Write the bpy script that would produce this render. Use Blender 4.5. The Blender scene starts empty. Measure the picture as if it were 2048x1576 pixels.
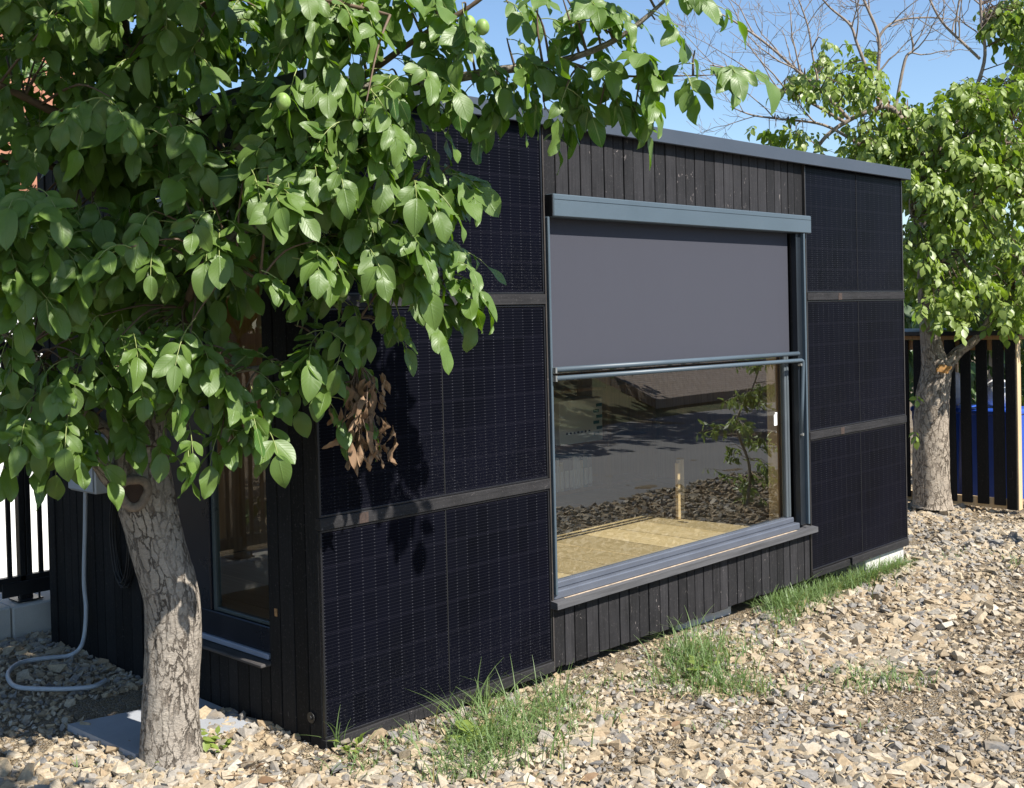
import bpy, math, random
import numpy as np
from mathutils import Vector, Matrix

random.seed(7)
RNG = np.random.default_rng(11)
S = bpy.context.scene
COL = S.collection

# ------------------------------------------------------------------ camera
CAM = np.array([-3.4877, -4.6096, 2.1508])
YAW, PIT, ROL, FPX, CX, CY = .7805, -.0193, -.0243, 2320., 960.1, 676.5
_f = np.array([math.cos(YAW)*math.cos(PIT), math.sin(YAW)*math.cos(PIT), math.sin(PIT)])
_r = np.array([math.sin(YAW), -math.cos(YAW), 0.]); _u = np.cross(_r, _f)
_c, _s = math.cos(ROL), math.sin(ROL)
_r, _u = _c*_r+_s*_u, -_s*_r+_c*_u
cd = bpy.data.cameras.new('camera'); co = bpy.data.objects.new('camera', cd); COL.objects.link(co)
M = Matrix.Identity(4)
for i in range(3):
    M[i][0], M[i][1], M[i][2], M[i][3] = _r[i], _u[i], -_f[i], CAM[i]
co.matrix_world = M
cd.sensor_width = 36; cd.lens = FPX/2048*36
cd.shift_x = (1024-CX)/2048; cd.shift_y = -(788-CY)/2048
cd.clip_start = .05; cd.clip_end = 1000
S.camera = co

# ------------------------------------------------------------------ light
SUN_EL, SUN_AZ = math.radians(46.5), math.radians(5)     # azimuth from -y towards +x
w = bpy.data.worlds.new('World'); S.world = w; w.use_nodes = True
nt = w.node_tree; bg = nt.nodes['Background']
sky = nt.nodes.new('ShaderNodeTexSky'); sky.sky_type = 'NISHITA'; sky.sun_disc = False
sky.sun_elevation = SUN_EL; sky.sun_rotation = math.pi-SUN_AZ
sky.air_density = 1.0; sky.dust_density = .3; sky.ozone_density = 4.
nt.links.new(sky.outputs[0], bg.inputs[0]); bg.inputs[1].default_value = .10
sd = bpy.data.lights.new('sun', 'SUN'); sd.energy = 5.0; sd.angle = math.radians(.55); sd.color = (1, .955, .88)
so = bpy.data.objects.new('sun', sd); COL.objects.link(so)
TOSUN = Vector((math.sin(SUN_AZ)*math.cos(SUN_EL), -math.cos(SUN_AZ)*math.cos(SUN_EL), math.sin(SUN_EL)))
so.rotation_euler = TOSUN.to_track_quat('Z', 'Y').to_euler(); so.location = (0, -10, 12)
vs = S.view_settings; vs.view_transform = 'Standard'; vs.look = 'None'; vs.exposure = .85; vs.gamma = 1
S.cycles.max_bounces = 8; S.cycles.transparent_max_bounces = 16

# ------------------------------------------------------------------ layout helpers
def ray(px, py): return _f+_r*(px-CX)/FPX-_u*(py-CY)/FPX
def at(px, py, D): return CAM+ray(px, py)*D
def pl(px, py, ax, v):
    d = ray(px, py); return CAM+d*((v-CAM[ax])/d[ax])

def lerp(x, xs, ys): return float(np.interp(x, xs, ys))
def gz(x, y):
    z = lerp(x, [-2, 0, 1.2, 3, 6.5, 9, 30], [.03, .01, -.03, -.075, -.19, -.2, -.2])
    if y < -1: z += .05*min(-1-y, 3)
    if y > 3.65: z -= .95
    z += .012*math.sin(3.1*x+1.3*y)+.01*math.sin(2.3*y-1.7*x+1)
    return z

# ------------------------------------------------------------------ numpy noise
_perm = np.random.default_rng(3).random((32, 32, 32))
def vnoise(P):
    P = np.asarray(P, float); I = np.floor(P).astype(int); Fr = P-I; Fr = Fr*Fr*(3-2*Fr)
    out = 0
    for dx in (0, 1):
        for dy in (0, 1):
            for dz in (0, 1):
                wgt = (Fr[:, 0] if dx else 1-Fr[:, 0])*(Fr[:, 1] if dy else 1-Fr[:, 1])*(Fr[:, 2] if dz else 1-Fr[:, 2])
                out = out+wgt*_perm[(I[:, 0]+dx) % 32, (I[:, 1]+dy) % 32, (I[:, 2]+dz) % 32]
    return out*2-1

# ------------------------------------------------------------------ mesh builder
class MB:
    def __init__(s): s.v = []; s.f = []; s.t = []; s.uv = {}
    def add(s, vs, fs, tint=.5, uvs=None):
        b = len(s.v); s.v += [tuple(p) for p in vs]; s.t += [tint]*len(vs)
        for f in fs:
            if uvs is not None: s.uv[len(s.f)] = [uvs[i] for i in f]
            s.f.append([b+i for i in f])
    def box(s, a, b, tint=.5, bev=0):
        x0, y0, z0 = [min(p, q) for p, q in zip(a, b)]; x1, y1, z1 = [max(p, q) for p, q in zip(a, b)]
        if bev <= 0:
            s.add([(x0,y0,z0),(x1,y0,z0),(x1,y1,z0),(x0,y1,z0),(x0,y0,z1),(x1,y0,z1),(x1,y1,z1),(x0,y1,z1)],
                  [(0,3,2,1),(4,5,6,7),(0,1,5,4),(1,2,6,5),(2,3,7,6),(3,0,4,7)], tint); return
        e = min(bev, (x1-x0)*.45, (y1-y0)*.45, (z1-z0)*.45)
        V = []; idx = {}
        for i, X in enumerate((x0, x1)):
            for j, Y in enumerate((y0, y1)):
                for k, Z in enumerate((z0, z1)):
                    sx, sy, sz = (1-2*i)*e, (1-2*j)*e, (1-2*k)*e
                    for ax, p in enumerate(((X, Y+sy, Z+sz), (X+sx, Y, Z+sz), (X+sx, Y+sy, Z))):
                        idx[i, j, k, ax] = len(V); V.append(p)
        Fs = []
        cyc = [(0,0),(1,0),(1,1),(0,1)]
        for sgn in (0, 1):
            q = [(idx[sgn,a,b,0]) for a, b in cyc]; Fs.append(q[::-1] if sgn == 0 else q)
            q = [(idx[a,sgn,b,1]) for a, b in cyc]; Fs.append(q if sgn == 0 else q[::-1])
            q = [(idx[a,b,sgn,2]) for a, b in cyc]; Fs.append(q[::-1] if sgn == 0 else q)
        for i in (0, 1):
            for j in (0, 1):
                Fs.append([idx[i,j,0,0], idx[i,j,0,1], idx[i,j,1,1], idx[i,j,1,0]])
                Fs.append([idx[i,0,j,0], idx[i,0,j,2], idx[i,1,j,2], idx[i,1,j,0]])
                Fs.append([idx[0,i,j,1], idx[0,i,j,2], idx[1,i,j,2], idx[1,i,j,1]])
                for k in (0, 1): Fs.append([idx[i,j,k,0], idx[i,j,k,1], idx[i,j,k,2]])
        s.add(V, Fs, tint)
    def tube(s, pts, rad, n=8, tint=.5, cap=True):
        pts = [Vector(p) for p in pts]
        if not hasattr(rad, '__len__'): rad = [rad]*len(pts)
        t0 = (pts[1]-pts[0]).normalized(); nrm = t0.orthogonal().normalized()
        V = []
        for i, p in enumerate(pts):
            t = (pts[min(i+1, len(pts)-1)]-pts[max(i-1, 0)]).normalized()
            nrm = (nrm-t*nrm.dot(t)).normalized(); bn = t.cross(nrm)
            for k in range(n):
                a = 2*math.pi*k/n; V.append(p+(nrm*math.cos(a)+bn*math.sin(a))*rad[i])
        Fs = [(i*n+k, i*n+(k+1) % n, (i+1)*n+(k+1) % n, (i+1)*n+k) for i in range(len(pts)-1) for k in range(n)]
        if cap: Fs += [list(range(n))[::-1], [(len(pts)-1)*n+k for k in range(n)]]
        s.add(V, Fs, tint)
    def cyl(s, a, b, r, n=16, tint=.5): s.tube([a, b], [r, r], n, tint)
    def build(s, name, material, parent=None, smooth=False, recalc=True):
        me = bpy.data.meshes.new(name); me.from_pydata(s.v, [], s.f)
        if recalc:
            import bmesh
            bm = bmesh.new(); bm.from_mesh(me); bmesh.ops.recalc_face_normals(bm, faces=bm.faces); bm.to_mesh(me); bm.free()
        at_ = me.attributes.new('tint', 'FLOAT', 'POINT'); at_.data.foreach_set('value', s.t)
        if s.uv:
            uvl = me.uv_layers.new(name='UVMap')
            for p in me.polygons:
                if p.index in s.uv:
                    src = s.uv[p.index]; base = s.f[p.index]
                    for li in p.loop_indices:
                        uvl.data[li].uv = src[base.index(me.loops[li].vertex_index)]
        return link(name, me, material, parent, smooth)

def npmesh(name, V, Fq, material, parent=None, tint=None, uv=None, smooth=False):
    """V (n,3), Fq (m,k) constant polygon size, uv per vertex"""
    me = bpy.data.meshes.new(name); n, m, k = len(V), len(Fq), Fq.shape[1]
    me.vertices.add(n); me.vertices.foreach_set('co', np.ascontiguousarray(V, np.float32).ravel())
    me.loops.add(m*k); me.loops.foreach_set('vertex_index', np.ascontiguousarray(Fq, np.int32).ravel())
    me.polygons.add(m); me.polygons.foreach_set('loop_start', np.arange(0, m*k, k, dtype=np.int32))
    me.polygons.foreach_set('loop_total', np.full(m, k, np.int32))
    me.update(calc_edges=True)
    if tint is not None:
        a = me.attributes.new('tint', 'FLOAT', 'POINT'); a.data.foreach_set('value', np.ascontiguousarray(tint, np.float32))
    if uv is not None:
        u = me.uv_layers.new(name='UVMap'); u.data.foreach_set('uv', np.ascontiguousarray(uv[Fq.ravel()], np.float32).ravel())
    if not smooth: me.polygons.foreach_set('use_smooth', [False]*m)
    return link(name, me, material, parent, smooth)

def link(name, me, material, parent=None, smooth=False):
    if material: me.materials.append(material)
    if smooth: me.polygons.foreach_set('use_smooth', [True]*len(me.polygons))
    me.update()
    o = bpy.data.objects.new(name, me); COL.objects.link(o)
    if parent: setpar(o, parent)
    return o
def wm(o): return wm(o.parent)@o.matrix_parent_inverse@o.matrix_basis if o.parent else o.matrix_basis.copy()
def setpar(o, parent):
    o.parent = parent; o.matrix_parent_inverse = wm(parent).inverted()
def tag(o, label=None, cat=None, group=None, kind=None):
    if label: o['label'] = label
    if cat: o['category'] = cat
    if group: o['group'] = group
    if kind: o['kind'] = kind
    return o
def thing(name, label, cat, loc=(0, 0, 0), group=None):
    o = bpy.data.objects.new(name, None); COL.objects.link(o); o.location = loc; o.empty_display_size = .2
    return tag(o, label, cat, group)

# ------------------------------------------------------------------ materials
class NT:
    def __init__(s, name):
        s.m = bpy.data.materials.new(name); s.m.use_nodes = True; s.t = s.m.node_tree
        s.b = s.t.nodes['Principled BSDF']; s.out = s.t.nodes['Material Output']
    def n(s, typ, **kw):
        nd = s.t.nodes.new('ShaderNode'+typ)
        for k, v in kw.items(): setattr(nd, k, v)
        return nd
    def l(s, a, b): s.t.links.new(a, b)
    def set(s, **kw):
        for k, v in kw.items(): s.b.inputs[k.replace('_', ' ')].default_value = v
    def val(s, sock, v):
        if hasattr(v, 'is_output'): s.l(v, sock)
        else: sock.default_value = v
    def math(s, op, a, b=0., c=0., clamp=False):
        nd = s.n('Math', operation=op, use_clamp=clamp)
        for i, v in enumerate((a, b, c)): s.val(nd.inputs[i], v)
        return nd.outputs[0]
    def mix(s, fac, a, b, blend='MIX'):
        nd = s.n('Mix', data_type='RGBA', blend_type=blend)
        s.val(nd.inputs[0], fac)
        for sock, v in ((nd.inputs[6], a), (nd.inputs[7], b)):
            if hasattr(v, 'is_output'): s.l(v, sock)
            else: sock.default_value = (*v, 1) if len(v) == 3 else v
        return nd.outputs[2]
    def coord(s, kind='Object', scale=(1, 1, 1), loc=(0, 0, 0)):
        tc = s.n('TexCoord'); mp = s.n('Mapping'); mp.inputs['Scale'].default_value = scale; mp.inputs['Location'].default_value = loc
        s.l(tc.outputs[kind], mp.inputs[0]); return mp.outputs[0]
    def noise(s, vec, scale, detail=4, rough=.55, out='Fac', dist=0.):
        nd = s.n('TexNoise'); s.l(vec, nd.inputs['Vector']); nd.inputs['Scale'].default_value = scale
        nd.inputs['Detail'].default_value = detail; nd.inputs['Roughness'].default_value = rough; nd.inputs['Distortion'].default_value = dist
        return nd.outputs[out]
    def vor(s, vec, scale, feature='F1', out='Distance', rnd=1.):
        nd = s.n('TexVoronoi', feature=feature); s.l(vec, nd.inputs['Vector']); nd.inputs['Scale'].default_value = scale
        nd.inputs['Randomness'].default_value = rnd
        return nd.outputs[out]
    def ramp(s, fac, stops, interp='LINEAR'):
        nd = s.n('ValToRGB'); s.l(fac, nd.inputs[0]); cr = nd.color_ramp; cr.interpolation = interp
        while len(cr.elements) < len(stops): cr.elements.new(.5)
        for e, (p, c) in zip(cr.elements, stops): e.position = p; e.color = (*c, 1) if hasattr(c, '__len__') else (c, c, c, 1)
        return nd.outputs[0]
    def rng(s, v, a, b, c=0., d=1.):
        nd = s.n('MapRange'); s.val(nd.inputs[0], v)
        for i, q in enumerate((a, b, c, d)): nd.inputs[i+1].default_value = q
        return nd.outputs[0]
    def attr(s, name='tint'):
        return s.n('Attribute', attribute_name=name).outputs['Fac']
    def bump(s, h, strength=.3, dist=.01):
        nd = s.n('Bump'); s.val(nd.inputs['Height'], h); nd.inputs['Strength'].default_value = strength; nd.inputs['Distance'].default_value = dist
        s.l(nd.outputs[0], s.b.inputs['Normal']); return nd

def simple(name, col, rough=.5, var=.15, scale=6, metallic=0., spec=.5, bump=0., sc=(1, 1, 1), fine=0.):
    k = NT(name); v = k.coord('Object', sc); n = k.noise(v, scale, 5)
    a = tuple(c*(1-var) for c in col); b = tuple(min(1, c*(1+var)) for c in col)
    c = k.mix(k.rng(n, .3, .7), a, b)
    if fine:
        n2 = k.noise(v, 220, 2); c = k.mix(k.rng(n2, .3, .7, 0, fine), c, tuple(min(1, x*2.2) for x in col))
    k.l(c, k.b.inputs['Base Color']); k.set(Roughness=rough, Metallic=metallic); k.b.inputs['Specular IOR Level'].default_value = spec
    r = k.rng(n, .3, .7, rough*.85, min(1, rough*1.15)); k.l(r, k.b.inputs['Roughness'])
    if bump: k.bump(k.noise(v, scale*8, 4), .5, bump)
    return k.m

def mat_char(name, base=(.03, .027, .027), chips=.0, along='z'):
    k = NT(name); t = k.attr()
    sc = {'z': (1, 1, .06), 'x': (.06, 1, 1), 'y': (1, .06, 1)}[along]
    v = k.coord('Object', sc); v1 = k.coord('Object')
    grain = k.noise(v, 60, 6, .65); blot = k.noise(v1, 5, 5)
    c = k.mix(k.rng(grain, .3, .72), tuple(x*.55 for x in base), tuple(x*1.7 for x in base))
    c = k.mix(k.rng(blot, .35, .7, 0, .5), c, tuple(x*2.0 for x in base))
    tt = k.rng(t, 0, 1, .55, 1.5)
    c = k.mix(1., c, tt, 'MULTIPLY')
    # scuffs and worn edges down to the bare wood
    sc1 = k.noise(k.coord('Object', {'z': (1, 1, .5), 'x': (.5, 1, 1), 'y': (1, .5, 1)}[along]), 26, 8, .7, dist=1.5)
    wear = k.math('MULTIPLY', k.rng(sc1, .625, .655), k.rng(k.noise(v1, 3.2, 2), .50, .58), clamp=True)
    c = k.mix(k.math('MULTIPLY', wear, chips*.8), c, (.26, .225, .21))
    sc2 = k.noise(v1, 70, 4, .7)
    c = k.mix(k.rng(sc2, .58, .72, 0, .4), c, (.11, .10, .098))
    k.l(c, k.b.inputs['Base Color']); k.set(Roughness=.75); k.b.inputs['Specular IOR Level'].default_value = .22
    k.bump(k.math('ADD', grain, k.math('MULTIPLY', sc2, .5)), .5, .004)
    return k.m

def mat_wood(name, a, b, along='x', rough=.6, seams=None):
    k = NT(name); sc = {'z': (1, 1, .05), 'x': (.05, 1, 1), 'y': (1, .05, 1)}[along]
    v = k.coord('Object', sc); g = k.noise(v, 45, 6, .6, dist=.4); t = k.attr()
    c = k.mix(k.rng(g, .3, .7), a, b)
    c = k.mix(1., c, k.rng(t, 0, 1, .75, 1.25), 'MULTIPLY')
    k.l(c, k.b.inputs['Base Color']); k.set(Roughness=rough); k.b.inputs['Specular IOR Level'].default_value = .3
    k.bump(g, .3, .003)
    return k.m

def mat_pv():
    k = NT('pv_glass'); uv = k.n('UVMap').outputs[0]; sp = k.n('SeparateXYZ'); k.l(uv, sp.inputs[0])
    U, V = sp.outputs[0], sp.outputs[1]       # metres from the panel's corner
    def line(x, pitch, half, off=0.):
        q = k.math('FRACT', k.math('DIVIDE', k.math('ADD', x, off), pitch))
        d = k.math('ABSOLUTE', k.math('SUBTRACT', q, .5))         # .5 at the line
        return k.math('GREATER_THAN', d, .5-half/pitch)
    pu, pv = 1.674/20, 1.002/6
    bus = line(V, pv/10, .0011, pv/20)
    colgap = line(U, pu, .0026, 0.)
    rowgap = line(V, pv, .0032, 0.)
    cn = k.n('TexVoronoi', feature='F1'); vv = k.n('VectorMath', operation='DIVIDE'); k.l(uv, vv.inputs[0]); vv.inputs[1].default_value = (pu, pv, 1)
    fl = k.n('VectorMath', operation='FLOOR'); k.l(vv.outputs[0], fl.inputs[0])
    wn = k.n('TexWhiteNoise', noise_dimensions='2D'); k.l(fl.outputs[0], wn.inputs['Vector'])
    cell = k.mix(wn.outputs['Value'], (.0019, .0022, .0036), (.0030, .0034, .0056))
    big = k.noise(k.coord('Object'), 1.3, 3)
    cell = k.mix(k.rng(big, .35, .65, 0, .55), cell, (.0034, .0036, .0085))
    c = k.mix(k.math('MULTIPLY', bus, .9), cell, (.0115, .0120, .0165))
    c = k.mix(k.math('MULTIPLY', rowgap, .7), c, (.0085, .0085, .0135))
    c = k.mix(k.math('MULTIPLY', colgap, .55), c, (.003, .003, .0045))
    dot = k.math('MULTIPLY', line(U, pu, .0042, 0.), line(V, pv/10, .0021, pv/20))
    glint = k.rng(k.noise(k.coord('Object'), 9, 2), .3, .7, .35, 1.)
    c = k.mix(k.math('MULTIPLY', dot, glint), c, (.042, .043, .052))
    # dust and splash marks, thicker towards the ground on the lowest panel
    sx = k.n('SeparateXYZ'); k.l(k.coord('Object'), sx.inputs[0])
    low = k.rng(sx.outputs[2], .05, .5, .55, .05)
    sp2 = k.noise(k.coord('Object'), 170, 3, .7)
    spk = k.math('MULTIPLY', k.rng(sp2, .60, .72), low, clamp=True)
    c = k.mix(spk, c, (.085, .083, .085))
    k.l(c, k.b.inputs['Base Color'])
    k.set(Roughness=.35); k.b.inputs['Specular IOR Level'].default_value = .025
    k.bump(k.noise(k.coord('Object'), 420, 2), .05, .001)
    return k.m

def mat_glass(name, tint=(.9, .92, .9), ior=.12):  # ior: reflectance of the pane seen square on (two sheets)
    k = NT(name); tr = k.n('BsdfTransparent'); tr.inputs[0].default_value = (*tint, 1)
    gl = k.n('BsdfGlossy'); gl.inputs['Roughness'].default_value = 0.0; gl.inputs[0].default_value = (.98, 1, .98, 1)
    geo = k.n('NewGeometry'); dt_ = k.n('VectorMath', operation='DOT_PRODUCT'); k.l(geo.outputs['Normal'], dt_.inputs[0]); k.l(geo.outputs['Incoming'], dt_.inputs[1])
    cs = k.math('SUBTRACT', 1., k.math('ABSOLUTE', dt_.outputs['Value'])); fr = k.math('MULTIPLY_ADD', k.math('POWER', cs, 5.), 1-ior, ior)
    mx = k.n('MixShader'); k.l(fr, mx.inputs[0]); k.l(tr.outputs[0], mx.inputs[1]); k.l(gl.outputs[0], mx.inputs[2])
    bn = k.n('Bump'); bn.inputs['Strength'].default_value = .02; bn.inputs['Distance'].default_value = .02
    k.l(k.noise(k.coord('Object'), 1.5, 1), bn.inputs['Height']); k.l(bn.outputs[0], gl.inputs['Normal'])
    k.l(mx.outputs[0], k.out.inputs[0]); return k.m

def mat_fabric():
    k = NT('screen_fabric'); v = k.coord('Object')
    wv = k.noise(v, 900, 1); big = k.noise(v, 2, 3)
    c = k.mix(k.rng(wv, .3, .7), (.044, .045, .056), (.062, .064, .080))
    c = k.mix(k.rng(big, .3, .7, 0, .25), c, (.051, .052, .065))
    sp = k.noise(v, 55, 2, .8); c = k.mix(k.rng(sp, .79, .82, 0, .7), c, (.4, .4, .4))
    k.l(c, k.b.inputs['Base Color']); k.set(Roughness=.8); k.b.inputs['Specular IOR Level'].default_value = .15
    k.bump(k.math('ADD', k.math('MULTIPLY', wv, .06), k.noise(k.coord('Object', (2.2, 1, .5)), 1.6, 2)), .35, .02); return k.m

def mat_leaf(name, top, topb, under, trans, veins=True, sheen=.4, rough=.42):
    k = NT(name); t = k.attr(); geo = k.n('NewGeometry')
    c = k.mix(t, top, topb); c = k.mix(k.rng(t, .86, 1., 0, .75), c, (topb[0]*1.9, topb[1]*1.35, topb[2]*1.1))
    nz = k.noise(k.coord('Object'), 14, 3); c = k.mix(k.rng(nz, .35, .65, 0, .35), c, tuple(x*.7 for x in top))
    if veins:
        uv = k.n('UVMap').outputs[0]; sp = k.n('SeparateXYZ'); k.l(uv, sp.inputs[0]); U, V = sp.outputs[0], sp.outputs[1]
        d = k.math('ABSOLUTE', k.math('SUBTRACT', U, .5))
        mid = k.rng(d, .018, .045, 1, 0)
        q = k.math('FRACT', k.math('MULTIPLY', k.math('SUBTRACT', V, k.math('MULTIPLY', d, .55)), 9.))
        lat = k.rng(k.math('ABSOLUTE', k.math('SUBTRACT', q, .5)), .43, .49, 0, 1)
        c = k.mix(k.math('MULTIPLY', lat, .55), c, (.20, .27, .09)); c = k.mix(k.math('MULTIPLY', mid, .85), c, (.30, .36, .13))
        hgt = k.math('ADD', k.math('MULTIPLY', lat, -.6), k.math('MULTIPLY', mid, -1.))
        k.bump(hgt, .35, .004)
    c2 = k.mix(geo.outputs['Backfacing'], c, under)
    k.l(c2, k.b.inputs['Base Color']); k.set(Roughness=rough); k.b.inputs['Specular IOR Level'].default_value = sheen
    tr = k.n('BsdfTranslucent'); k.l(k.mix(t, trans, tuple(x*1.25 for x in trans)), tr.inputs[0])
    mx = k.n('MixShader'); mx.inputs[0].default_value = .27
    k.l(k.b.outputs[0], mx.inputs[1]); k.l(tr.outputs[0], mx.inputs[2]); k.l(mx.outputs[0], k.out.inputs[0])
    return k.m

def mat_bark(name, light=(.37, .325, .27), dark=(.14, .113, .09), s=1.):
    k = NT(name); uv = k.n('UVMap').outputs[0]
    mp = k.n('Mapping'); k.l(uv, mp.inputs[0]); mp.inputs['Scale'].default_value = (1, .33, 1)
    v = mp.outputs[0]
    nd = k.n('TexNoise'); k.l(v, nd.inputs['Vector']); nd.inputs['Scale'].default_value = 9*s; nd.inputs['Detail'].default_value = 8; nd.inputs['Roughness'].default_value = .68
    ad = k.n('VectorMath', operation='MULTIPLY_ADD'); k.l(nd.outputs['Color'], ad.inputs[0]); ad.inputs[1].default_value = (.12/s, .16/s, 0); k.l(v, ad.inputs[2])
    e = k.vor(ad.outputs[0], 34*s, 'DISTANCE_TO_EDGE'); cellc = k.n('SeparateColor')
    vc = k.n('TexVoronoi', feature='F1'); k.l(ad.outputs[0], vc.inputs['Vector']); vc.inputs['Scale'].default_value = 34*s
    k.l(vc.outputs['Color'], cellc.inputs[0])
    crack = k.rng(e, .0, .07, 0, 1)
    patch = k.rng(k.noise(v, 9*s, 4), .42, .58)
    crack = k.math('MAXIMUM', crack, k.math('MULTIPLY', patch, .72))
    fine = k.noise(uv, 60, 6, .7)
    col = k.mix(k.rng(fine, .3, .7), tuple(x*.72 for x in light), tuple(min(1, x*1.25) for x in light))
    col = k.mix(k.math('MULTIPLY', cellc.outputs[0], .35), col, (light[0]*.7, light[1]*.68, light[2]*.68))
    col = k.mix(k.rng(k.noise(uv, 4, 4), .5, .75, 0, .6), col, (.25, .235, .21))
    col = k.mix(crack, dark, col)
    k.l(col, k.b.inputs['Base Color']); k.set(Roughness=.9); k.b.inputs['Specular IOR Level'].default_value = .15
    h = k.math('ADD', k.math('MULTIPLY', crack, 1.), k.math('MULTIPLY', fine, .5))
    k.bump(h, 1., .028/s)
    return k.m

def mat_ground():
    k = NT('gravel_bed'); v = k.coord('Object')
    n1 = k.noise(v, 1.2, 4)
    vc = k.n('TexVoronoi', feature='F1'); k.l(v, vc.inputs['Vector']); vc.inputs['Scale'].default_value = 60
    sc = k.n('SeparateColor'); k.l(vc.outputs['Color'], sc.inputs[0])
    c = k.ramp(sc.outputs[0], [(0, (.22, .165, .105)), (.35, (.36, .28, .18)), (.6, (.25, .23, .2)), (.8, (.42, .34, .23)), (1, (.32, .27, .2))])
    e = k.vor(v, 60, 'DISTANCE_TO_EDGE'); c = k.mix(k.rng(e, 0, .09, 1, 0), c, (.15, .11, .07))
    c = k.mix(k.rng(n1, .5, .66, 0, .75), c, (.21, .15, .09))
    k.l(c, k.b.inputs['Base Color']); k.set(Roughness=.95); k.b.inputs['Specular IOR Level'].default_value = .1
    k.bump(k.math('ADD', k.rng(e, 0, .2), k.noise(v, 90, 3)), .8, .02); return k.m

def mat_stone():
    k = NT('crushed_stone'); t = k.attr(); v = k.coord('Object')
    c = k.ramp(t, [(0, (.33, .26, .175)), (.2, (.405, .33, .225)), (.4, (.29, .215, .135)), (.56, (.44, .375, .28)), (.70, (.30, .265, .215)),
                   (.82, (.25, .23, .205)), (.92, (.165, .158, .15)), (.98, (.47, .42, .34))])
    n = k.noise(v, 60, 5, .65); c = k.mix(1., c, k.rng(n, .28, .72, .66, 1.25), 'MULTIPLY')
    n2 = k.noise(v, 9, 3); c = k.mix(k.rng(n2, .5, .75, 0, .5), c, (.37, .28, .17))
    k.l(c, k.b.inputs['Base Color']); k.set(Roughness=.9); k.b.inputs['Specular IOR Level'].default_value = .2
    k.bump(n, .35, .004); return k.m

def mat_concrete(name, col, wet=.2, s=1.):
    k = NT(name); v = k.coord('Object'); a = k.noise(v, 3*s, 5); b = k.noise(v, 140*s, 3, .7)
    c = k.mix(k.rng(a, .3, .7), tuple(x*(1-wet) for x in col), tuple(x*(1+wet*.6) for x in col))
    c = k.mix(k.rng(b, .3, .7, 0, .3), c, tuple(x*.6 for x in col))
    k.l(c, k.b.inputs['Base Color']); k.set(Roughness=.85); k.b.inputs['Specular IOR Level'].default_value = .2
    k.bump(k.math('ADD', a, b), .35, .004); return k.m

M_PV = mat_pv()
M_CHAR = mat_char('charred_board', (.0145, .0138, .0147), 1.0)
M_CHAR_SHADE = mat_char('charred_board_shaded', (.006, .006, .0065), .3)  # front board colour darkened; shade of the unlit faces is in it
M_CHAR_B = mat_char('charred_batten', (.0145, .0138, .0143), .45, 'x')
M_BACK = simple('black_membrane', (.004, .004, .004), .8)
M_ALU = simple('anthracite_aluminium', (.066, .090, .110), .42, .06, 3, 0., .45, fine=.08)
M_ALU_D = simple('dark_window_profile', (.012, .016, .021), .35, .08, 4)
M_ALU_L = simple('pale_window_profile', (.085, .095, .118), .4, .08, 4)  # paler grey than the dark profile
M_FLASH = simple('roof_flashing_paint', (.047, .057, .074), .45, .1, 2.5, 0., .4, fine=.12)
M_PVF = simple('black_panel_frame', (.009, .009, .011), .4, .1, 6)
M_FAB = mat_fabric()
M_GLASS = mat_glass('window_glass', (.90, .91, .84), .20)
M_GLASS2 = mat_glass('side_window_glass', (.8, .84, .8), .10)
M_SILL = mat_wood('grey_weathered_sill', (.052, .0515, .054), (.10, .099, .103), 'x', .7)
M_FLOOR = mat_wood('plywood_floor', (.42, .32, .185), (.54, .43, .27), 'y', .55)
M_PALE = mat_wood('pale_spruce', (.50, .36, .20), (.66, .50, .30), 'z', .6)
M_PALE_D = mat_wood('brown_timber', (.22, .12, .05), (.34, .20, .09), 'z', .6)
M_CONC = mat_concrete('concrete', (.48, .46, .42))
M_BLOCK = mat_concrete('pale_concrete_block', (.62, .60, .56))
M_SLAB = mat_concrete('grey_paving_slab', (.36, .375, .40), .15)
M_GROUND = mat_ground(); M_STONE = mat_stone()
M_LEAF = mat_leaf('walnut_leaf', (.026, .080, .013), (.072, .158, .024), (.11, .18, .035), (.21, .40, .012), sheen=.6, rough=.46)
M_LEAF_FAR = mat_leaf('walnut_leaf_far', (.095, .175, .018), (.18, .265, .036), (.20, .26, .06), (.32, .48, .03), veins=False, sheen=.45)
M_LEAF_BG = mat_leaf('bush_leaf', (.03, .07, .016), (.055, .11, .028), (.08, .13, .05), (.1, .2, .02), veins=False, sheen=.4)
M_STALK = simple('leaf_stalk', (.26, .30, .10), .5, .2, 20)
M_TWIG = simple('brown_twig', (.13, .085, .055), .7, .3, 30)
M_BARK = mat_bark('walnut_bark'); M_BARK2 = mat_bark('walnut_bark_far', (.40, .34, .27), (.19, .15, .115), .8)
M_DEAD = simple('bleached_dead_branch', (.24, .19, .15), .85, .35, 14)
M_DRY = NT('dry_leaf')
_c0 = M_DRY.mix(M_DRY.attr(), (.12, .07, .033), (.33, .22, .13)); _n0 = M_DRY.noise(M_DRY.coord('Object'), 40, 4)
M_DRY.l(M_DRY.mix(M_DRY.rng(_n0, .3, .7, 0, .6), _c0, (.17, .09, .045)), M_DRY.b.inputs['Base Color']); M_DRY.set(Roughness=.8)
M_DRY.bump(_n0, .5, .004); M_DRY = M_DRY.m
M_NUT = simple('green_walnut_husk', (.20, .30, .075), .5, .2, 40)
M_GRASS = mat_leaf('grass_blade', (.10, .185, .058), (.33, .33, .16), (.15, .22, .08), (.24, .38, .07), veins=False, sheen=.35)
M_BLACK = simple('black_steel', (.012, .012, .013), .45)

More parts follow.
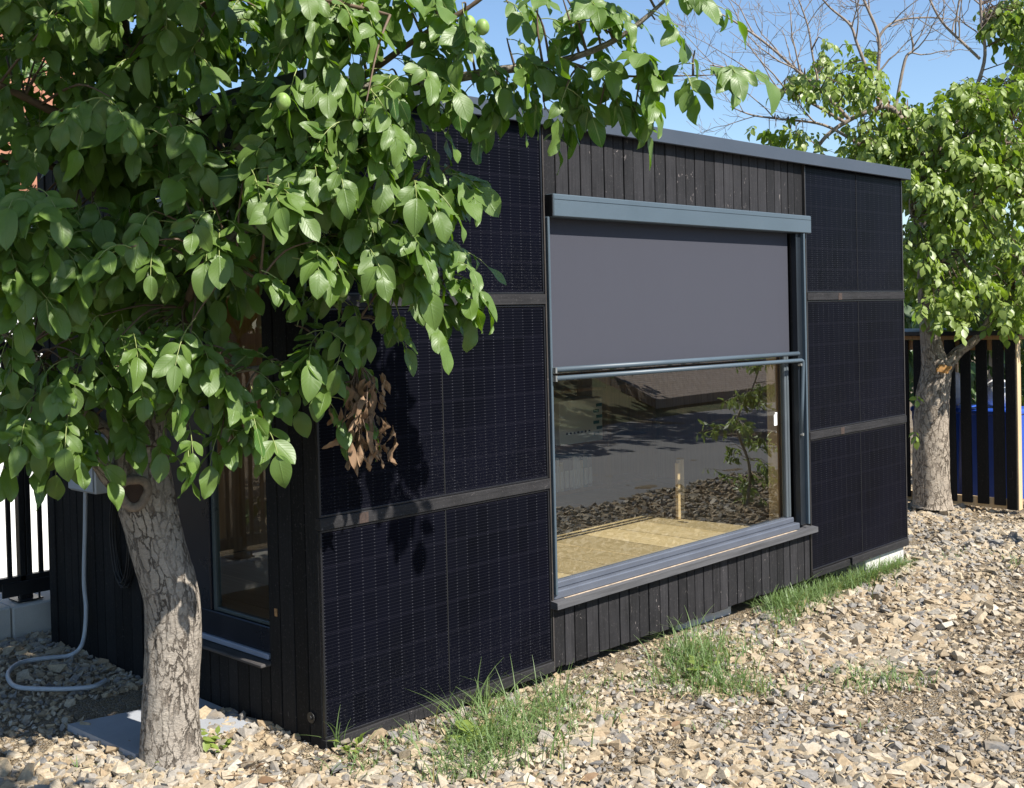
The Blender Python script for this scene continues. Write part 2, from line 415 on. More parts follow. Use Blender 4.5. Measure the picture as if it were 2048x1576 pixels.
# ------------------------------------------------------------------ ground, road, bank
xs = np.concatenate([[-400, -150, -60, -25, -12, -7], np.arange(-4, 13.01, .2), [15, 20, 30, 60, 150, 400]])
ys = np.concatenate([[-60, -30, -16, -11.5], np.arange(-9.5, 4.01, .25), [4.5, 6, 10, 20, 60, 150, 400]])
mb = MB()
G = [[(x, y, gz(x, y)-.008) for x in xs] for y in ys]
V = np.array([p for row in G for p in row]); nx = len(xs)
Fq = np.array([(j*nx+i, j*nx+i+1, (j+1)*nx+i+1, (j+1)*nx+i) for j in range(len(ys)-1) for i in range(nx-1)])
tag(npmesh('ground', V, Fq, M_GROUND, smooth=True), kind='structure')

k = NT('asphalt'); v = k.coord('Object'); a = k.noise(v, 90, 3, .7); b = k.noise(v, .8, 4)
c = k.mix(k.rng(a, .3, .7), (.13, .127, .127), (.215, .21, .21)); c = k.mix(k.rng(b, .35, .7, 0, .5), c, (.16, .157, .155))
k.l(c, k.b.inputs['Base Color']); k.set(Roughness=.9); k.bump(a, .4, .006); M_ASPH = k.m
rx = np.concatenate([[-60, -25, -12], np.arange(-6, 16.1, .5), [20, 30, 60]]); ry = np.arange(-9.6, -3.49, .25)
V = np.array([(x, y+.06*math.sin(x*2.1)*(1 if y > -3.7 else 0), gz(x, y)-.004) for y in ry for x in rx]); n_ = len(rx)
Fq = np.array([(j*n_+i, j*n_+i+1, (j+1)*n_+i+1, (j+1)*n_+i) for j in range(len(ry)-1) for i in range(n_-1)])
tag(npmesh('road', V, Fq, M_ASPH, smooth=True), kind='structure')

k = NT('grassy_bank'); v = k.coord('Object'); a = k.noise(v, 1.1, 5); b = k.noise(v, 40, 3)
c = k.mix(k.rng(a, .35, .65), (.05, .075, .025), (.15, .12, .06)); c = k.mix(k.rng(b, .3, .7, 0, .5), c, (.03, .05, .015))
k.l(c, k.b.inputs['Base Color']); k.set(Roughness=.95); k.bump(b, .8, .05); M_BANK = k.m
bx = np.linspace(-40, 60, 101); by = np.linspace(-9.4, -40, 40)
V = np.array([(x, y, .02+max(0, min(6., (-9.7-y)*.28))*(.55+.45*math.tanh((x-4)*.12))-.1) for y in by for x in bx])
Fq = np.array([(j*101+i, (j+1)*101+i, (j+1)*101+i+1, j*101+i+1) for j in range(39) for i in range(100)])
tag(npmesh('bank', V, Fq, M_BANK, smooth=True), kind='structure')
# paved ramp that climbs the bank across the road
k = NT('ramp_pavers'); v = k.coord('Object', (1, 1, 1)); br = k.n('TexBrick'); k.l(v, br.inputs[0]); br.inputs['Scale'].default_value = 2.2
br.inputs['Color1'].default_value = (.36, .29, .24, 1); br.inputs['Color2'].default_value = (.30, .235, .19, 1); br.inputs['Mortar'].default_value = (.12, .1, .085, 1)
k.l(br.outputs[0], k.b.inputs['Base Color']); k.set(Roughness=.9); M_PAVE = k.m
mb = MB()
P0 = [(17, -10.2, .25), (30, -10.2, .25), (44, -30, 6.6), (22, -30, 6.6)]
mb.add(P0+[(p[0], p[1], p[2]-1.2) for p in P0], [(0, 1, 2, 3), (0, 4, 5, 1), (1, 5, 6, 2), (2, 6, 7, 3), (3, 7, 4, 0), (7, 6, 5, 4)])
tag(mb.build('paved_ramp', M_PAVE), kind='structure')

# ------------------------------------------------------------------ loose stones
def hull_templates(nt_, npts, seed):
    import bmesh
    r = np.random.default_rng(seed); out = []
    for i in range(nt_):
        bm = bmesh.new(); q = np.array([(a, b, c) for a in (-1, 1) for b in (-1, 1) for c in (-1, 1)], float)[r.permutation(8)[:npts]]
        q = q*.75+r.uniform(-.42, .42, q.shape); q = np.concatenate([q, r.normal(size=(4, 3))*.62]); q *= np.array([1.1, r.uniform(.55, .95), r.uniform(.3, .62)])
        for p in q: bm.verts.new(p)
        res = bmesh.ops.convex_hull(bm, input=bm.verts)
        bmesh.ops.delete(bm, geom=[g for g in res['geom_interior'] if isinstance(g, bmesh.types.BMVert)], context='VERTS')
        bmesh.ops.triangulate(bm, faces=bm.faces); bm.verts.ensure_lookup_table(); bm.verts.index_update()
        out.append((np.array([v.co for v in bm.verts]), np.array([[v.index for v in f.verts] for f in bm.faces]))); bm.free()
    return out
def randrot(r, tiltmax=.6):
    a, b, c = r.uniform(0, 6.283), r.normal()*tiltmax*.5, r.normal()*tiltmax*.5
    return np.array(Matrix.Rotation(a, 3, 'Z')@Matrix.Rotation(b, 3, 'X')@Matrix.Rotation(c, 3, 'Y'))
T_ST = hull_templates(60, 8, 5)
SLAB = [pl(135, 1449, 2, .03), pl(271, 1509, 2, .03), pl(510, 1444, 2, .03), pl(399, 1396, 2, .03)]
def in_slab(x, y): return -.62 < x-.0*y < -.0 and .85 < y < 1.62
SOIL = [(pl(a, b, 2, -.15)[0], pl(a, b, 2, -.15)[1], c, d) for a, b, c, d in ((1720, 1235, .75, .2), (1960, 1275, .6, .3), (1580, 1262, .5, .14), (1240, 1345, .5, .12), (1860, 1450, .35, .16), (1360, 1540, .16, .08))]
def stones():
    r = np.random.default_rng(21); Vs = []; Fs = []; Ts = []; base = 0
    def put(x, y, s, lift=0.):
        nonlocal base
        v, f = T_ST[r.integers(len(T_ST))]
        tn = r.random(); patch = float(vnoise([[x*1.1, y*1.1, 3.3]])[0])
        if patch > .25 and r.random() < .28: tn = r.uniform(.66, .92)
        p = (v*s)@randrot(r, .75).T+np.array([x, y, gz(x, y)-.008+s*.30+lift])
        Vs.append(p); Fs.append(f+base); Ts.append(np.full(len(v), tn)); base += len(v)
    def visible(x, y):
        d = np.array([x, y, gz(x, y)])-CAM; D = d@_f
        if D < 1: return False
        px = CX+FPX*(d@_r)/D; py = CY-FPX*(d@_u)/D
        return -120 < px < 2200 and py < 1720
    def blocked(x, y): return (x > .03 and x < 6.53 and y > .05 and y < 3.0) or (abs(x+.27) < .33 and .88 < y < 1.63)
    for (dens, smin, smax, area) in ((1150, .008, .019, 0), (640, .017, .030, 1), (60, .03, .050, 2)):
        N = int(dens*(16*7.5)); X = r.uniform(-2.2, 13.8, N); Y = r.uniform(-3.6, 3.9, N)
        for x, y in zip(X, Y):
            D = math.hypot(x-CAM[0], y-CAM[1])
            if not visible(x, y) or blocked(x, y): continue
            if D > 8.5 and area == 0 and r.random() < .6: continue
            if any(((x-q[0])/q[2])**2+((y-q[1])/q[3])**2 < 1+.6*math.sin(5*x+3*y) for q in SOIL) and r.random() < (.8 if area else .5): continue
            bare = float(vnoise([[x*.9+7, y*1.6, 1.7]])[0])
            if bare > .14 and r.random() < (.85 if area else .4): continue
            if y < .6 and y > -.25 and 1.9 < x < 4.8 and area > 0 and r.random() < .5: continue
            put(x, y, r.uniform(smin, smax)*(1 if D < 8 else 1.1))
    for i in range(4200):
        x, y = r.uniform(3.6, 10.2), r.uniform(-3.75, -1.3)
        if not visible(x, y): put(x, y, r.uniform(.016, .042))
    V = np.concatenate(Vs); Fq = np.concatenate(Fs)
    o = npmesh('gravel', V, Fq, M_STONE, tint=np.concatenate(Ts))
    return tag(o, 'loose angular gravel of tan and grey crushed stone covering the yard', 'gravel', kind='stuff')
stones()

# ------------------------------------------------------------------ the cabin
W, X2, L, DEP, TOP = 1.728, 4.8385, 6.566, 3.0, 3.30
cab = thing('garden_cabin', 'black flat roofed cabin clad in charred boards and dark solar panels with one big window', 'cabin', (L/2, DEP/2, 0))
def board_run(mb, x0, x1, y0, y1, z0, z1, wmin=.095, wmax=.128, axis='x', rr=None, jit=.0):
    rr = rr or random.Random(4); p = x0
    while p < x1-.02:
        wd = rr.uniform(wmin, wmax); q = min(p+wd, x1)
        if x1-q < .05: q = x1
        dy = rr.uniform(0, .004); tt = rr.random(); e = rr.uniform(0, jit)
        if axis == 'x': mb.box((p+.0045, y0+dy, z0+e), (q-.0045, y1, z1), tt, .003)
        else: mb.box((y0+dy, p+.003, z0+e), (y1, q-.003, z1), tt, .003)
        p = q
# shell
wl = MB()
T = .14
wl.box((.045, .045, 0), (W+.02, T, TOP-.02)); wl.box((X2-.05, .045, 0), (L-.03, T, TOP-.02))
wl.box((W+.02, .045, 0), (X2-.05, T, .37)); wl.box((W+.02, .045, 2.84), (X2-.05, T, TOP-.02))
SY0, SY1, SZ0, SZ1 = .46, 1.56, .365, 2.74
wl.box((.045, T, 0), (T, SY0, TOP-.02)); wl.box((.045, SY1, 0), (T, DEP-.04, TOP-.02))
wl.box((.045, SY0, 0), (T, SY1, SZ0)); wl.box((.045, SY0, SZ1), (T, SY1, TOP-.02))
wl.box((T, DEP-.14, 0), (L-.14, DEP-.04, TOP-.02)); wl.box((L-.14, T, 0), (L-.03, DEP-.04, TOP-.02))
wl.build('wall', M_BACK, cab)
lin = MB()
lin.box((T+.002, T+.002, .42), (W+.04, T+.014, 3.0)); lin.box((4.62, T+.002, .42), (L-.16, T+.014, 3.0))
lin.box((T+.002, DEP-.155, .42), (L-.16, DEP-.142, 3.0)); lin.box((L-.155, T+.02, .42), (L-.142, DEP-.16, 3.0))
lin.build('interior_lining', M_PALE_D, cab)
fl = MB()
fs = MB(); xx_ = T+.01; rf = random.Random(6)
while xx_ < L-.2:
    x1_ = min(xx_+.36, L-.17); cut = rf.uniform(.5, 2.2)
    fl.box((xx_, T+.02, .395), (x1_, cut, .418), rf.random()); fl.box((xx_, cut+.002, .395), (x1_, DEP-.17, .418), rf.random())
    fs.box((x1_, T+.02, .395), (x1_+rf.choice([.003, .004, .010]), DEP-.17, .4175), .9); xx_ = x1_+.0105
fs.build('lit_floor_seam', M_PALE, cab)  # pale strips; the lit look of the plank gaps is in their colour
fl.build('floor', M_FLOOR, cab)
ce = MB(); ce.box((T+.01, T+.02, 3.0), (L-.17, DEP-.17, 3.03)); ce.build('ceiling', M_PALE_D, cab)
# boards
b1 = MB(); board_run(b1, W+.012, X2-.006, .012, .043, 2.80, TOP-.012, rr=random.Random(2)); b1.build('cladding', M_CHAR, cab)
b2 = MB(); board_run(b2, W+.012, X2-.006, .006, .043, .0, .374, rr=random.Random(9), jit=.012); b2.build('cladding', M_CHAR, cab)
b3 = MB(); rr = random.Random(5)
board_run(b3, .012, SY0-.01, .0, .043, -.03, TOP-.012, .09, .12, 'y', rr)
board_run(b3, SY0-.01, SY1+.01, .0, .043, -.03, SZ0-.012, .085, .12, 'y', rr)
board_run(b3, SY0-.01, SY1+.01, .0, .043, SZ1+.13, TOP-.012, .085, .12, 'y', rr)
board_run(b3, SY1+.01, DEP-.1, .0, .043, -.0, TOP-.012, .09, .13, 'y', rr)
b3.box((-.006, DEP-.1, -.02), (.045, DEP, TOP-.012), .6, .004)
b3.build('cladding', M_CHAR_SHADE, cab)
b4 = MB(); board_run(b4, .1, DEP-.02, L-.028, L-.004, .02, TOP-.012, .09, .13, 'y', random.Random(3)); b4.build('cladding', M_CHAR, cab)
# edge trims beside the window opening: thin worn boards seen edge on
M_TRIM = mat_char('worn_edge_trim', (.03, .026, .023), 1.0)
for a_, b_ in (((W+.001, -.004, 0.), (W+.011, .043, TOP-.02)), ((X2-.005, -.004, 0.), (X2+.001, .043, TOP-.02)), ((L-.004, .0, .0), (L+.006, .09, TOP-.02))):
    tr = MB(); tr.box(a_, b_, .7); tr.build('edge_trim', M_TRIM, cab)
# solar panels
PH, ZS = 1.040, (.063, 1.168, 2.273)
def panel_mesh():
    m = MB(); pw = W-.012; fw = .011
    x0, x1, z0, z1 = fw, pw-fw, fw, PH-fw
    m.add([(x0, .004, z0), (x1, .004, z0), (x1, .004, z1), (x0, .004, z1)], [(0, 1, 2, 3)], .5,
          [(-.008, -.008), (x1-x0-.008, -.008), (x1-x0-.008, z1-z0-.008), (-.008, z1-z0-.008)])
    f = MB(); 
    f.box((0, -.002, 0), (pw, .034, fw), .5, .0015); f.box((0, -.002, PH-fw), (pw, .034, PH), .5, .0015)
    f.box((0, -.0015, fw), (fw, .034, PH-fw), .5); f.box((pw-fw, -.0015, fw), (pw, .034, PH-fw), .5)
    return m, f
pm, pf = panel_mesh()
p0 = pm.build('solar_panel', M_PV, None, recalc=False)
p0f = pf.build('frame', M_PVF, None); p0f.parent = p0
sm = MB(); sm.box((.858, .001, .011), (.864, .003, PH-.011)); sm_o = sm.build('seam', M_BACK, None); sm_o.parent = p0
first = True
for X, zz in [(x, z) for x in (.006, X2+.006) for z in ZS]:
    if first: o, first = p0, False
    else:
        o = p0.copy(); COL.objects.link(o)
        for ch in (p0f, sm_o):
            c = ch.copy(); COL.objects.link(c); c.parent = o; c.matrix_parent_inverse = ch.matrix_parent_inverse.copy()
    o.location = (X, 0, zz); o.parent = cab; o.matrix_parent_inverse = wm(cab).inverted()
# battens between the panels
for X in (0, X2):
    for z0, z1, st in ((0, .061, 0), (1.105, 1.166, 0), (2.210, 2.271, 0)):
        bt = MB(); x0, x1 = X+.002, X+W-.002
        if X > 1 and z0 == 0:
            bt.box((x0, -.012, z0+.004), (x0+.62, .033, z1-.004), .3, .003); bt.box((x0+.66, -.012, z0), (x1, .033, z1), .55, .003)
        else: bt.box((x0, -.012, z0), (x1, .033, z1), .6, .003)
        bt.build('batten', M_CHAR_B, cab)
# bare wood scuffs where the battens were joined
for (X, z) in ((X2+.50, 2.212), (X2+.50, 1.107), (.25, 1.108)):
    q = MB(); q.box((X, -.0135, z), (X+.06, -.0115, z+.054)); q.build('batten_patch', simple('bare_wood_patch', (.045, .028, .021), .8, .4, 60), cab)
# foundation blocks
for x0, x1, y in ((.34, .99, .045), (3.2, 3.9, .14), (5.83, 6.55, .03)):
    q = MB(); q.box((x0, y, -.32), (x1, y+.5, -.004), .5, .01); q.build('foundation_block', M_BLOCK, cab)
q = MB(); q.box((.06, .3, -.25), (.4, 2.9, -.02), .5, .01); q.build('foundation_block', M_BACK, cab)
# roof
q = MB(); q.box((-.03, -.03, 3.30), (L+.05, DEP+.03, 3.352)); q.build('roof_sheet', M_FLASH, cab)
q = MB()
q.box((-.055, -.055, 3.272), (L+.075, -.032, 3.37), .5, .004); q.box((-.055, -.030, 3.272), (-.032, DEP+.05, 3.369), .5, .004)
q.box((L+.052, -.030, 3.272), (L+.074, DEP+.05, 3.369), .5, .004); q.box((-.03, DEP+.032, 3.272), (L+.05, DEP+.05, 3.369), .5, .004)
q.build('roof_flashing', M_FLASH, cab)
# big window
GX0, GX1 = W+.05, 4.655
fr = MB()
fr.box((GX0-.03, -.005, .425), (GX1+.01, .105, .475), .5, .006)           # bottom profile
fr.box((GX0-.03, .04, .475), (GX1, .105, .515), .5, .006)
fr.box((GX0-.03, .066, .515), (GX0+.01, .105, 2.74), .5, .004)
fr.box((GX0-.03, .067, 2.742), (GX1, .105, 2.79), .5)
win = fr.build('window', M_ALU_L, cab)
fr = MB()
fr.box((GX1-.06, .066, .515), (GX1-.03, .105, 2.70), .5, .004); fr.box((GX1-.028, .062, .515), (GX1-.008, .105, 2.70), .5, .004)
fr.box((GX1-.006, .068, .515), (GX1+.01, .105, 2.70), .5, .003)
fr.build('frame', simple('grey_green_profile', (.09, .105, .115), .35, .1, 5), win)
pn = MB(); pn.add([(GX0, .085, .50), (GX1-.045, .085, .50), (GX1-.045, .085, 2.745), (GX0, .085, 2.745)], [(0, 1, 2, 3)]); pn.build('pane', M_GLASS, win, recalc=False)
si = MB()
V = [(W-.012, -.055, .380), (X2+.018, -.055, .380), (X2+.018, -.055, .420), (W-.012, -.055, .420), (W-.012, .045, .380), (X2+.018, .045, .380), (X2+.018, .045, .430), (W-.012, .045, .430)]
si.add(V, [(0, 1, 2, 3), (3, 2, 6, 7), (0, 3, 7, 4), (1, 5, 6, 2), (4, 5, 1, 0), (4, 7, 6, 5)])
si.build('sill', M_SILL, win)
q = MB(); q.box((W+.1, -.018, .4245), (X2-.24, -.007, .4275)); q.build('sealant_line', simple('pale_sealant', (.42, .33, .24), .8, .3, 30), win)
for a_, b_ in (((GX1-.002, .108, .42), (GX1+.03, .26, 2.75)), ((GX0-.03, .108, .42), (GX0+.005, .22, 2.75))):
    jl = MB(); jl.box(a_, b_, .6); jl.build('jamb_lining', M_PALE, win)
# recess beside the frame behind the guide rail, shade in the board colour
q = MB(); q.box((GX1+.008, .03, .43), (X2-.006, .044, 2.75), .4); q.build('recess_shade_board', M_CHAR_SHADE, win)
st = MB(); stp = pl(1551, 840, 1, .083); st.box((stp[0]-.022, .082, stp[2]-.042), (stp[0]+.022, .0835, stp[2]+.042)); st.box((stp[0]-.008, .0815, stp[2]+.042), (stp[0]+.024, .083, stp[2]+.058))
st.build('paper_label', simple('white_paper', (.85, .85, .83), .7, .03), win)
# outside screen
sc_ = MB(); sc_.box((W+.045, -.048, 2.735), (X2+.012, .04, 2.872), .5, .006)
bl = sc_.build('screen_blind', M_ALU, cab)
q = MB(); q.box((W+.036, -.043, 2.738), (W+.046, .04, 2.868)); q.build('shaded_end_cap', M_BLACK, bl)  # black stands for the shade on the end turned from the sun
q = MB(); q.box((W+.05, -.0495, 2.838), (X2+.008, -.0475, 2.8405)); q.build('cassette_joint', M_ALU_D, bl)
q = MB(); q.box((W+.045, .052, 1.80), (4.650, .055, 2.79)); q.build('fabric', M_FAB, bl)
q = MB(); q.cyl((W+.04, -.012, 1.815), (4.675, -.012, 1.797), .0165, 20); q.build('bottom_bar', M_ALU, bl, smooth=True)
arm_top = Vector((4.70, -.03, 1.742))
q = MB(); q.tube([(W+.04, -.03, 1.763), (4.685, -.03, 1.744), (4.703, -.03, 1.738), (4.709, -.03, 1.715), (4.700, -.024, 1.45), (4.690, -.012, 1.17)], [.0155]*6, 16); q.build('bottom_bar', M_ALU, bl, smooth=True)
M_STEEL = simple('bright_screw_steel', (.5, .5, .48), .35, .1, 20, .8)
for a_, b_ in (((W+.03, -.045, 1.795), (W+.045, .01, 1.83)), ((W+.03, -.045, 1.745), (W+.045, .0, 1.78))):
    q = MB(); q.box(a_, b_); q.build('bracket', M_STEEL, bl)
for a_, b_, r0 in (((4.69, -.035, 1.165), (4.69, -.008, 1.165), .012), ((4.675, -.04, 1.71), (4.675, -.012, 1.71), .01)):
    q = MB(); q.cyl(a_, b_, r0); q.build('screw', M_STEEL, bl)
q = MB()
q.box((4.742, -.04, .455), (4.764, .03, 2.735), .5, .004); q.build('guide_rail', M_ALU, bl)
q = MB(); q.box((4.668, -.012, .455), (4.742, .029, 2.735), .5); q.build('guide_channel', M_ALU_D, bl)
q = MB(); q.box((W+.02, -.02, .455), (W+.038, .03, 2.735), .5, .004); q.build('guide_rail', M_ALU, bl)
# side window
fr = MB(); fy0, fy1 = SY0+.012, SY1-.012
fr.box((.03, fy0, SZ0+.03), (.09, fy1, SZ0+.17), .5, .005); fr.box((.03, fy0, SZ1-.1), (.09, fy1, SZ1), .5, .005)
fr.box((.03, fy1-.5, SZ0+.17), (.09, fy1, SZ1-.1), .5, .005)
sw = fr.build('window', simple('blue_black_profile', (.006, .009, .018), .3, .1, 5), cab)
fr = MB(); fr.box((.045, fy1-.535, SZ0+.17), (.08, fy1-.502, SZ1-.1), .5, .003); fr.box((.045, fy0, SZ0+.172), (.08, fy1-.535, SZ0+.192), .5, .003)
fr.build('frame', simple('green_grey_profile', (.055, .075, .08), .3, .1, 5), sw)
q = MB(); q.add([(.06, fy0, SZ0+.19), (.06, fy0, SZ1-.1), (.06, fy1-.52, SZ1-.1), (.06, fy1-.52, SZ0+.19)], [(0, 1, 2, 3)]); q.build('pane', M_GLASS2, sw, recalc=False)
q = MB(); q.box((.005, fy0, SZ0+.005), (.03, fy1, SZ0+.035), .5, .004); q.build('drip_edge', simple('reflection_blue_alu', (.27, .31, .40), .35, .08, 5), sw)  # bluish reflection on the drip edge put into its base colour
q = MB(); q.box((-.06, SY0-.02, SZ0-.02), (.044, SY1+.02, SZ0+.0), .5, .006); q.build('sill', mat_char('side_sill_board', (.05, .046, .045), .9, 'y'), sw)
q = MB(); q.box((-.07, SY0, SZ1+.002), (.03, SY1, SZ1+.128), .5, .005); q.build('screen_cassette', simple('lit_grey_cassette', (.42, .45, .50), .4, .08, 5), sw)  # pale colour carries the bluish light reflected off the box
# bolt, low on the corner board
q = MB(); bo = pl(623, 1435, 0, -.001)
q.cyl((-.001, bo[1], bo[2]), (-.007, bo[1], bo[2]), .028, 20); q.cyl((-.007, bo[1], bo[2]), (-.014, bo[1], bo[2]), .013, 6); q.build('bolt', M_BLACK, cab)
q = MB(); kp = pl(552, 1225, 0, -.002); q.box((-.004, kp[1]-.01, kp[2]-.02), (.0, kp[1]+.012, kp[2]+.02)); q.build('batten_patch', simple('bare_knot', (.30, .17, .07), .7, .4, 60), cab)

# ------------------------------------------------------------------ inside the cabin
def shelf():
    t = thing('bookshelf', 'brown timber bookshelf with binders seen through the big window at its left', 'bookshelf', (5.2, 2.7, .42))
    for x in (4.0, 5.46, 6.2):
        q = MB(); q.box((x, 2.52, .42), (x+.06, 2.84, 2.2)); q.build('upright', M_PALE_D, t)
    for z in (.44, .88, 1.40, 1.85):
        q = MB(); q.box((4.06, 2.53, z), (5.46, 2.84, z+.03)); q.box((5.52, 2.53, z), (6.2, 2.84, z+.03)); q.build('shelf', M_PALE_D, t)
    return t
shelf()
M_WH = simple('white_card', (.72, .72, .66), .7, .05); M_TEAL = simple('teal_card', (.03, .13, .15), .6, .1); M_BEIGE = simple('beige_card', (.5, .44, .3), .7, .1)
cols = [simple('ring_binder_%d' % i, c, .6, .08) for i, c in enumerate([(.6, .62, .6), (.06, .2, .22), (.25, .25, .26), (.55, .5, .38)])]
q = MB(); q.box((4.72, 2.5, .915), (5.36, 2.78, 1.33), .5, .004); bx_ = q.build('storage_box', M_WH)
tag(bx_, 'large cream storage box with teal tabs on the middle shelf inside', 'box')
for i in range(6):
    q = MB(); q.box((5.22+.045*(i % 2), 2.492, .97+.055*i), (5.30+.045*(i % 2), 2.499, 1.0+.055*i)); q.build('tab', M_TEAL, bx_)
for i in range(7):
    q = MB(); q.cyl((4.82+.055*i, 2.492, 1.02), (4.82+.055*i, 2.4995, 1.02), .011, 10); q.build('hole', M_BLACK, bx_)
xb = 4.60; rb = random.Random(3); names = ['pale grey', 'teal', 'dark grey', 'beige']
for i in range(11):
    wd = rb.uniform(.04, .075); ci = rb.choice([0, 0, 1, 2, 3]); h = rb.uniform(.26, .33)
    q = MB(); q.box((xb, 2.55, .473), (xb+wd-.004, 2.80, .473+h), .5, .003); o = q.build('binder', cols[ci])
    tag(o, 'binder standing in the row on the lowest shelf seen through the big window', 'binder', 'binders on the lowest shelf')
    q = MB(); q.box((xb+.01, 2.546, .50), (xb+wd-.014, 2.5495, .66)); q.build('spine_label', M_WH, o)
    xb += wd+.002
sp = thing('timber_offcuts', 'short upright pale timber battens leaning together just inside the big window', 'timber', (4.5, 1.02, .42))
for i, (dx, w_, h) in enumerate(((0, .035, .47), (.05, .05, .49), (.11, .04, .485))):
    q = MB(); q.box((4.47+dx, 1.0+.02*i, .42), (4.47+dx+w_, 1.03+.02*i, .42+h), random.random(), .003); q.build('batten', M_PALE, sp)

# ------------------------------------------------------------------ trees: common
def leaf_templates(ns, nc, n, seed):
    """leaflet along +x of length 1, width along y, normal +z"""
    r = np.random.default_rng(seed); out = []
    t = np.linspace(0, 1, ns+1); cu = np.linspace(-1, 1, nc+1)
    for i in range(n):
        skew = r.uniform(-.1, .1); wmax = r.uniform(.25, .31)
        hw = wmax*np.sin(np.pi*np.clip(t, 0, 1)**(.88+skew))**.72; hw[-1] = 0.004; hw[0] = .012
        tip = t > .82; hw[tip] *= np.linspace(1, .5, tip.sum()) if tip.sum() > 1 else 1
        bend = r.uniform(-.08, .42); fold = r.uniform(-.1, .4); tw = r.uniform(-.6, .6); wv = r.uniform(.01, .075); ph = r.uniform(0, 6)
        P = []; U = []
        for a, h in zip(t, hw):
            for c in cu:
                y = c*h; z = abs(c)*h*fold-bend*a*a+wv*math.sin(9*a+ph+2*c)*abs(c)
                x = a-.12*bend*a*a; y2 = y*math.cos(tw*a)-z*math.sin(tw*a)*.0; z += y*math.sin(tw*a)
                P.append((x, y2+.06*tw*a*a, z)); U.append((c*.5+.5, a))
        k_ = nc+1
        F_ = np.array([(j*k_+i_, j*k_+i_+1, (j+1)*k_+i_+1, (j+1)*k_+i_) for j in range(ns) for i_ in range(nc)])
        out.append((np.array(P), F_, np.array(U)))
    return out
def nrm(v): v = np.asarray(v, float); return v/max(1e-9, np.linalg.norm(v))
class Foliage:
    def __init__(s, tpl, seed): s.T = tpl; s.r = np.random.default_rng(seed); s.V = []; s.F = []; s.U = []; s.t = []; s.b = 0; s.st = MB(); s.reject = None
    def leaflet(s, p, axis, up, length, width=1., tint=None):
        v, f, u = s.T[s.r.integers(len(s.T))]
        a = nrm(axis); n = up-a*(a@up); n = nrm(n); b = np.cross(n, a)
        P = p+(v[:, :1]*a+v[:, 1:2]*b*width+v[:, 2:3]*n)*length
        if s.reject is not None and s.reject(P): return
        s.V.append(P); s.F.append(f+s.b); s.U.append(u); s.t.append(np.full(len(v), s.r.random() if tint is None else tint)); s.b += len(v)
    def compound(s, p, d, size=1., droop=.7, face=None, stalks=True, pairs=None, gloom=0.):
        """a walnut leaf: curved rachis with opposite leaflets and a big end leaflet"""
        r = s.r; Lr = .26*size*r.uniform(.8, 1.2); n = 5; pts = [np.array(p, float)]; q = nrm(d); dirs = [q]
        for i in range(n):
            q = nrm(q+np.array([0, 0, -droop*.34])); pts.append(pts[-1]+q*Lr/n); dirs.append(q)
        up0 = np.array([0, 0, 1.])+(.9*np.array(face) if face is not None else 0)
        tb = min(1, max(0, r.normal(.45, .27)))
        side = nrm(np.cross(dirs[-1], up0))
        if stalks: s.st.tube([tuple(a) for a in pts], [.0032*size, .003*size, .0026*size, .0024*size, .002*size, .0016*size], 5, .5, False)
        np_ = pairs or (2 if r.random() < .35 else 3)
        for j in range(np_):
            tt = .38+.62*(j/(np_)) if np_ > 1 else .5
            i0 = min(n-1, int(tt*n)); fr = tt*n-i0; P = pts[i0]*(1-fr)+pts[i0+1]*fr; dd = dirs[i0+1]
            sd = nrm(np.cross(dd, up0)); ln = (.095+.025*j)*size
            for sg in (-1, 1):
                if r.random() < .06: continue
                ax = nrm(dd*.5+sd*sg*r.uniform(.75, 1.05)+np.array([0, 0, -.55*r.uniform(.3, 1.5)])+r.normal(size=3)*.14)
                upn = nrm(up0+np.array([0, 0, .1])+r.normal(size=3)*.42+dd*.25)
                s.leaflet(P+ax*.004, ax, upn, ln*r.uniform(.85, 1.2), r.uniform(.92, 1.15), min(1, max(0, tb+r.normal()*.12)))
        ax = nrm(dirs[-1]+np.array([0, 0, -.35])+r.normal(size=3)*.1)
        s.leaflet(pts[-1], ax, nrm(up0+dirs[-1]*.3+r.normal(size=3)*.25), .155*size*r.uniform(.85, 1.2), r.uniform(1., 1.2), tb)
    def build(s, name, material, parent):
        return npmesh(name, np.concatenate(s.V), np.concatenate(s.F), material, parent, np.concatenate(s.t), np.concatenate(s.U), True)

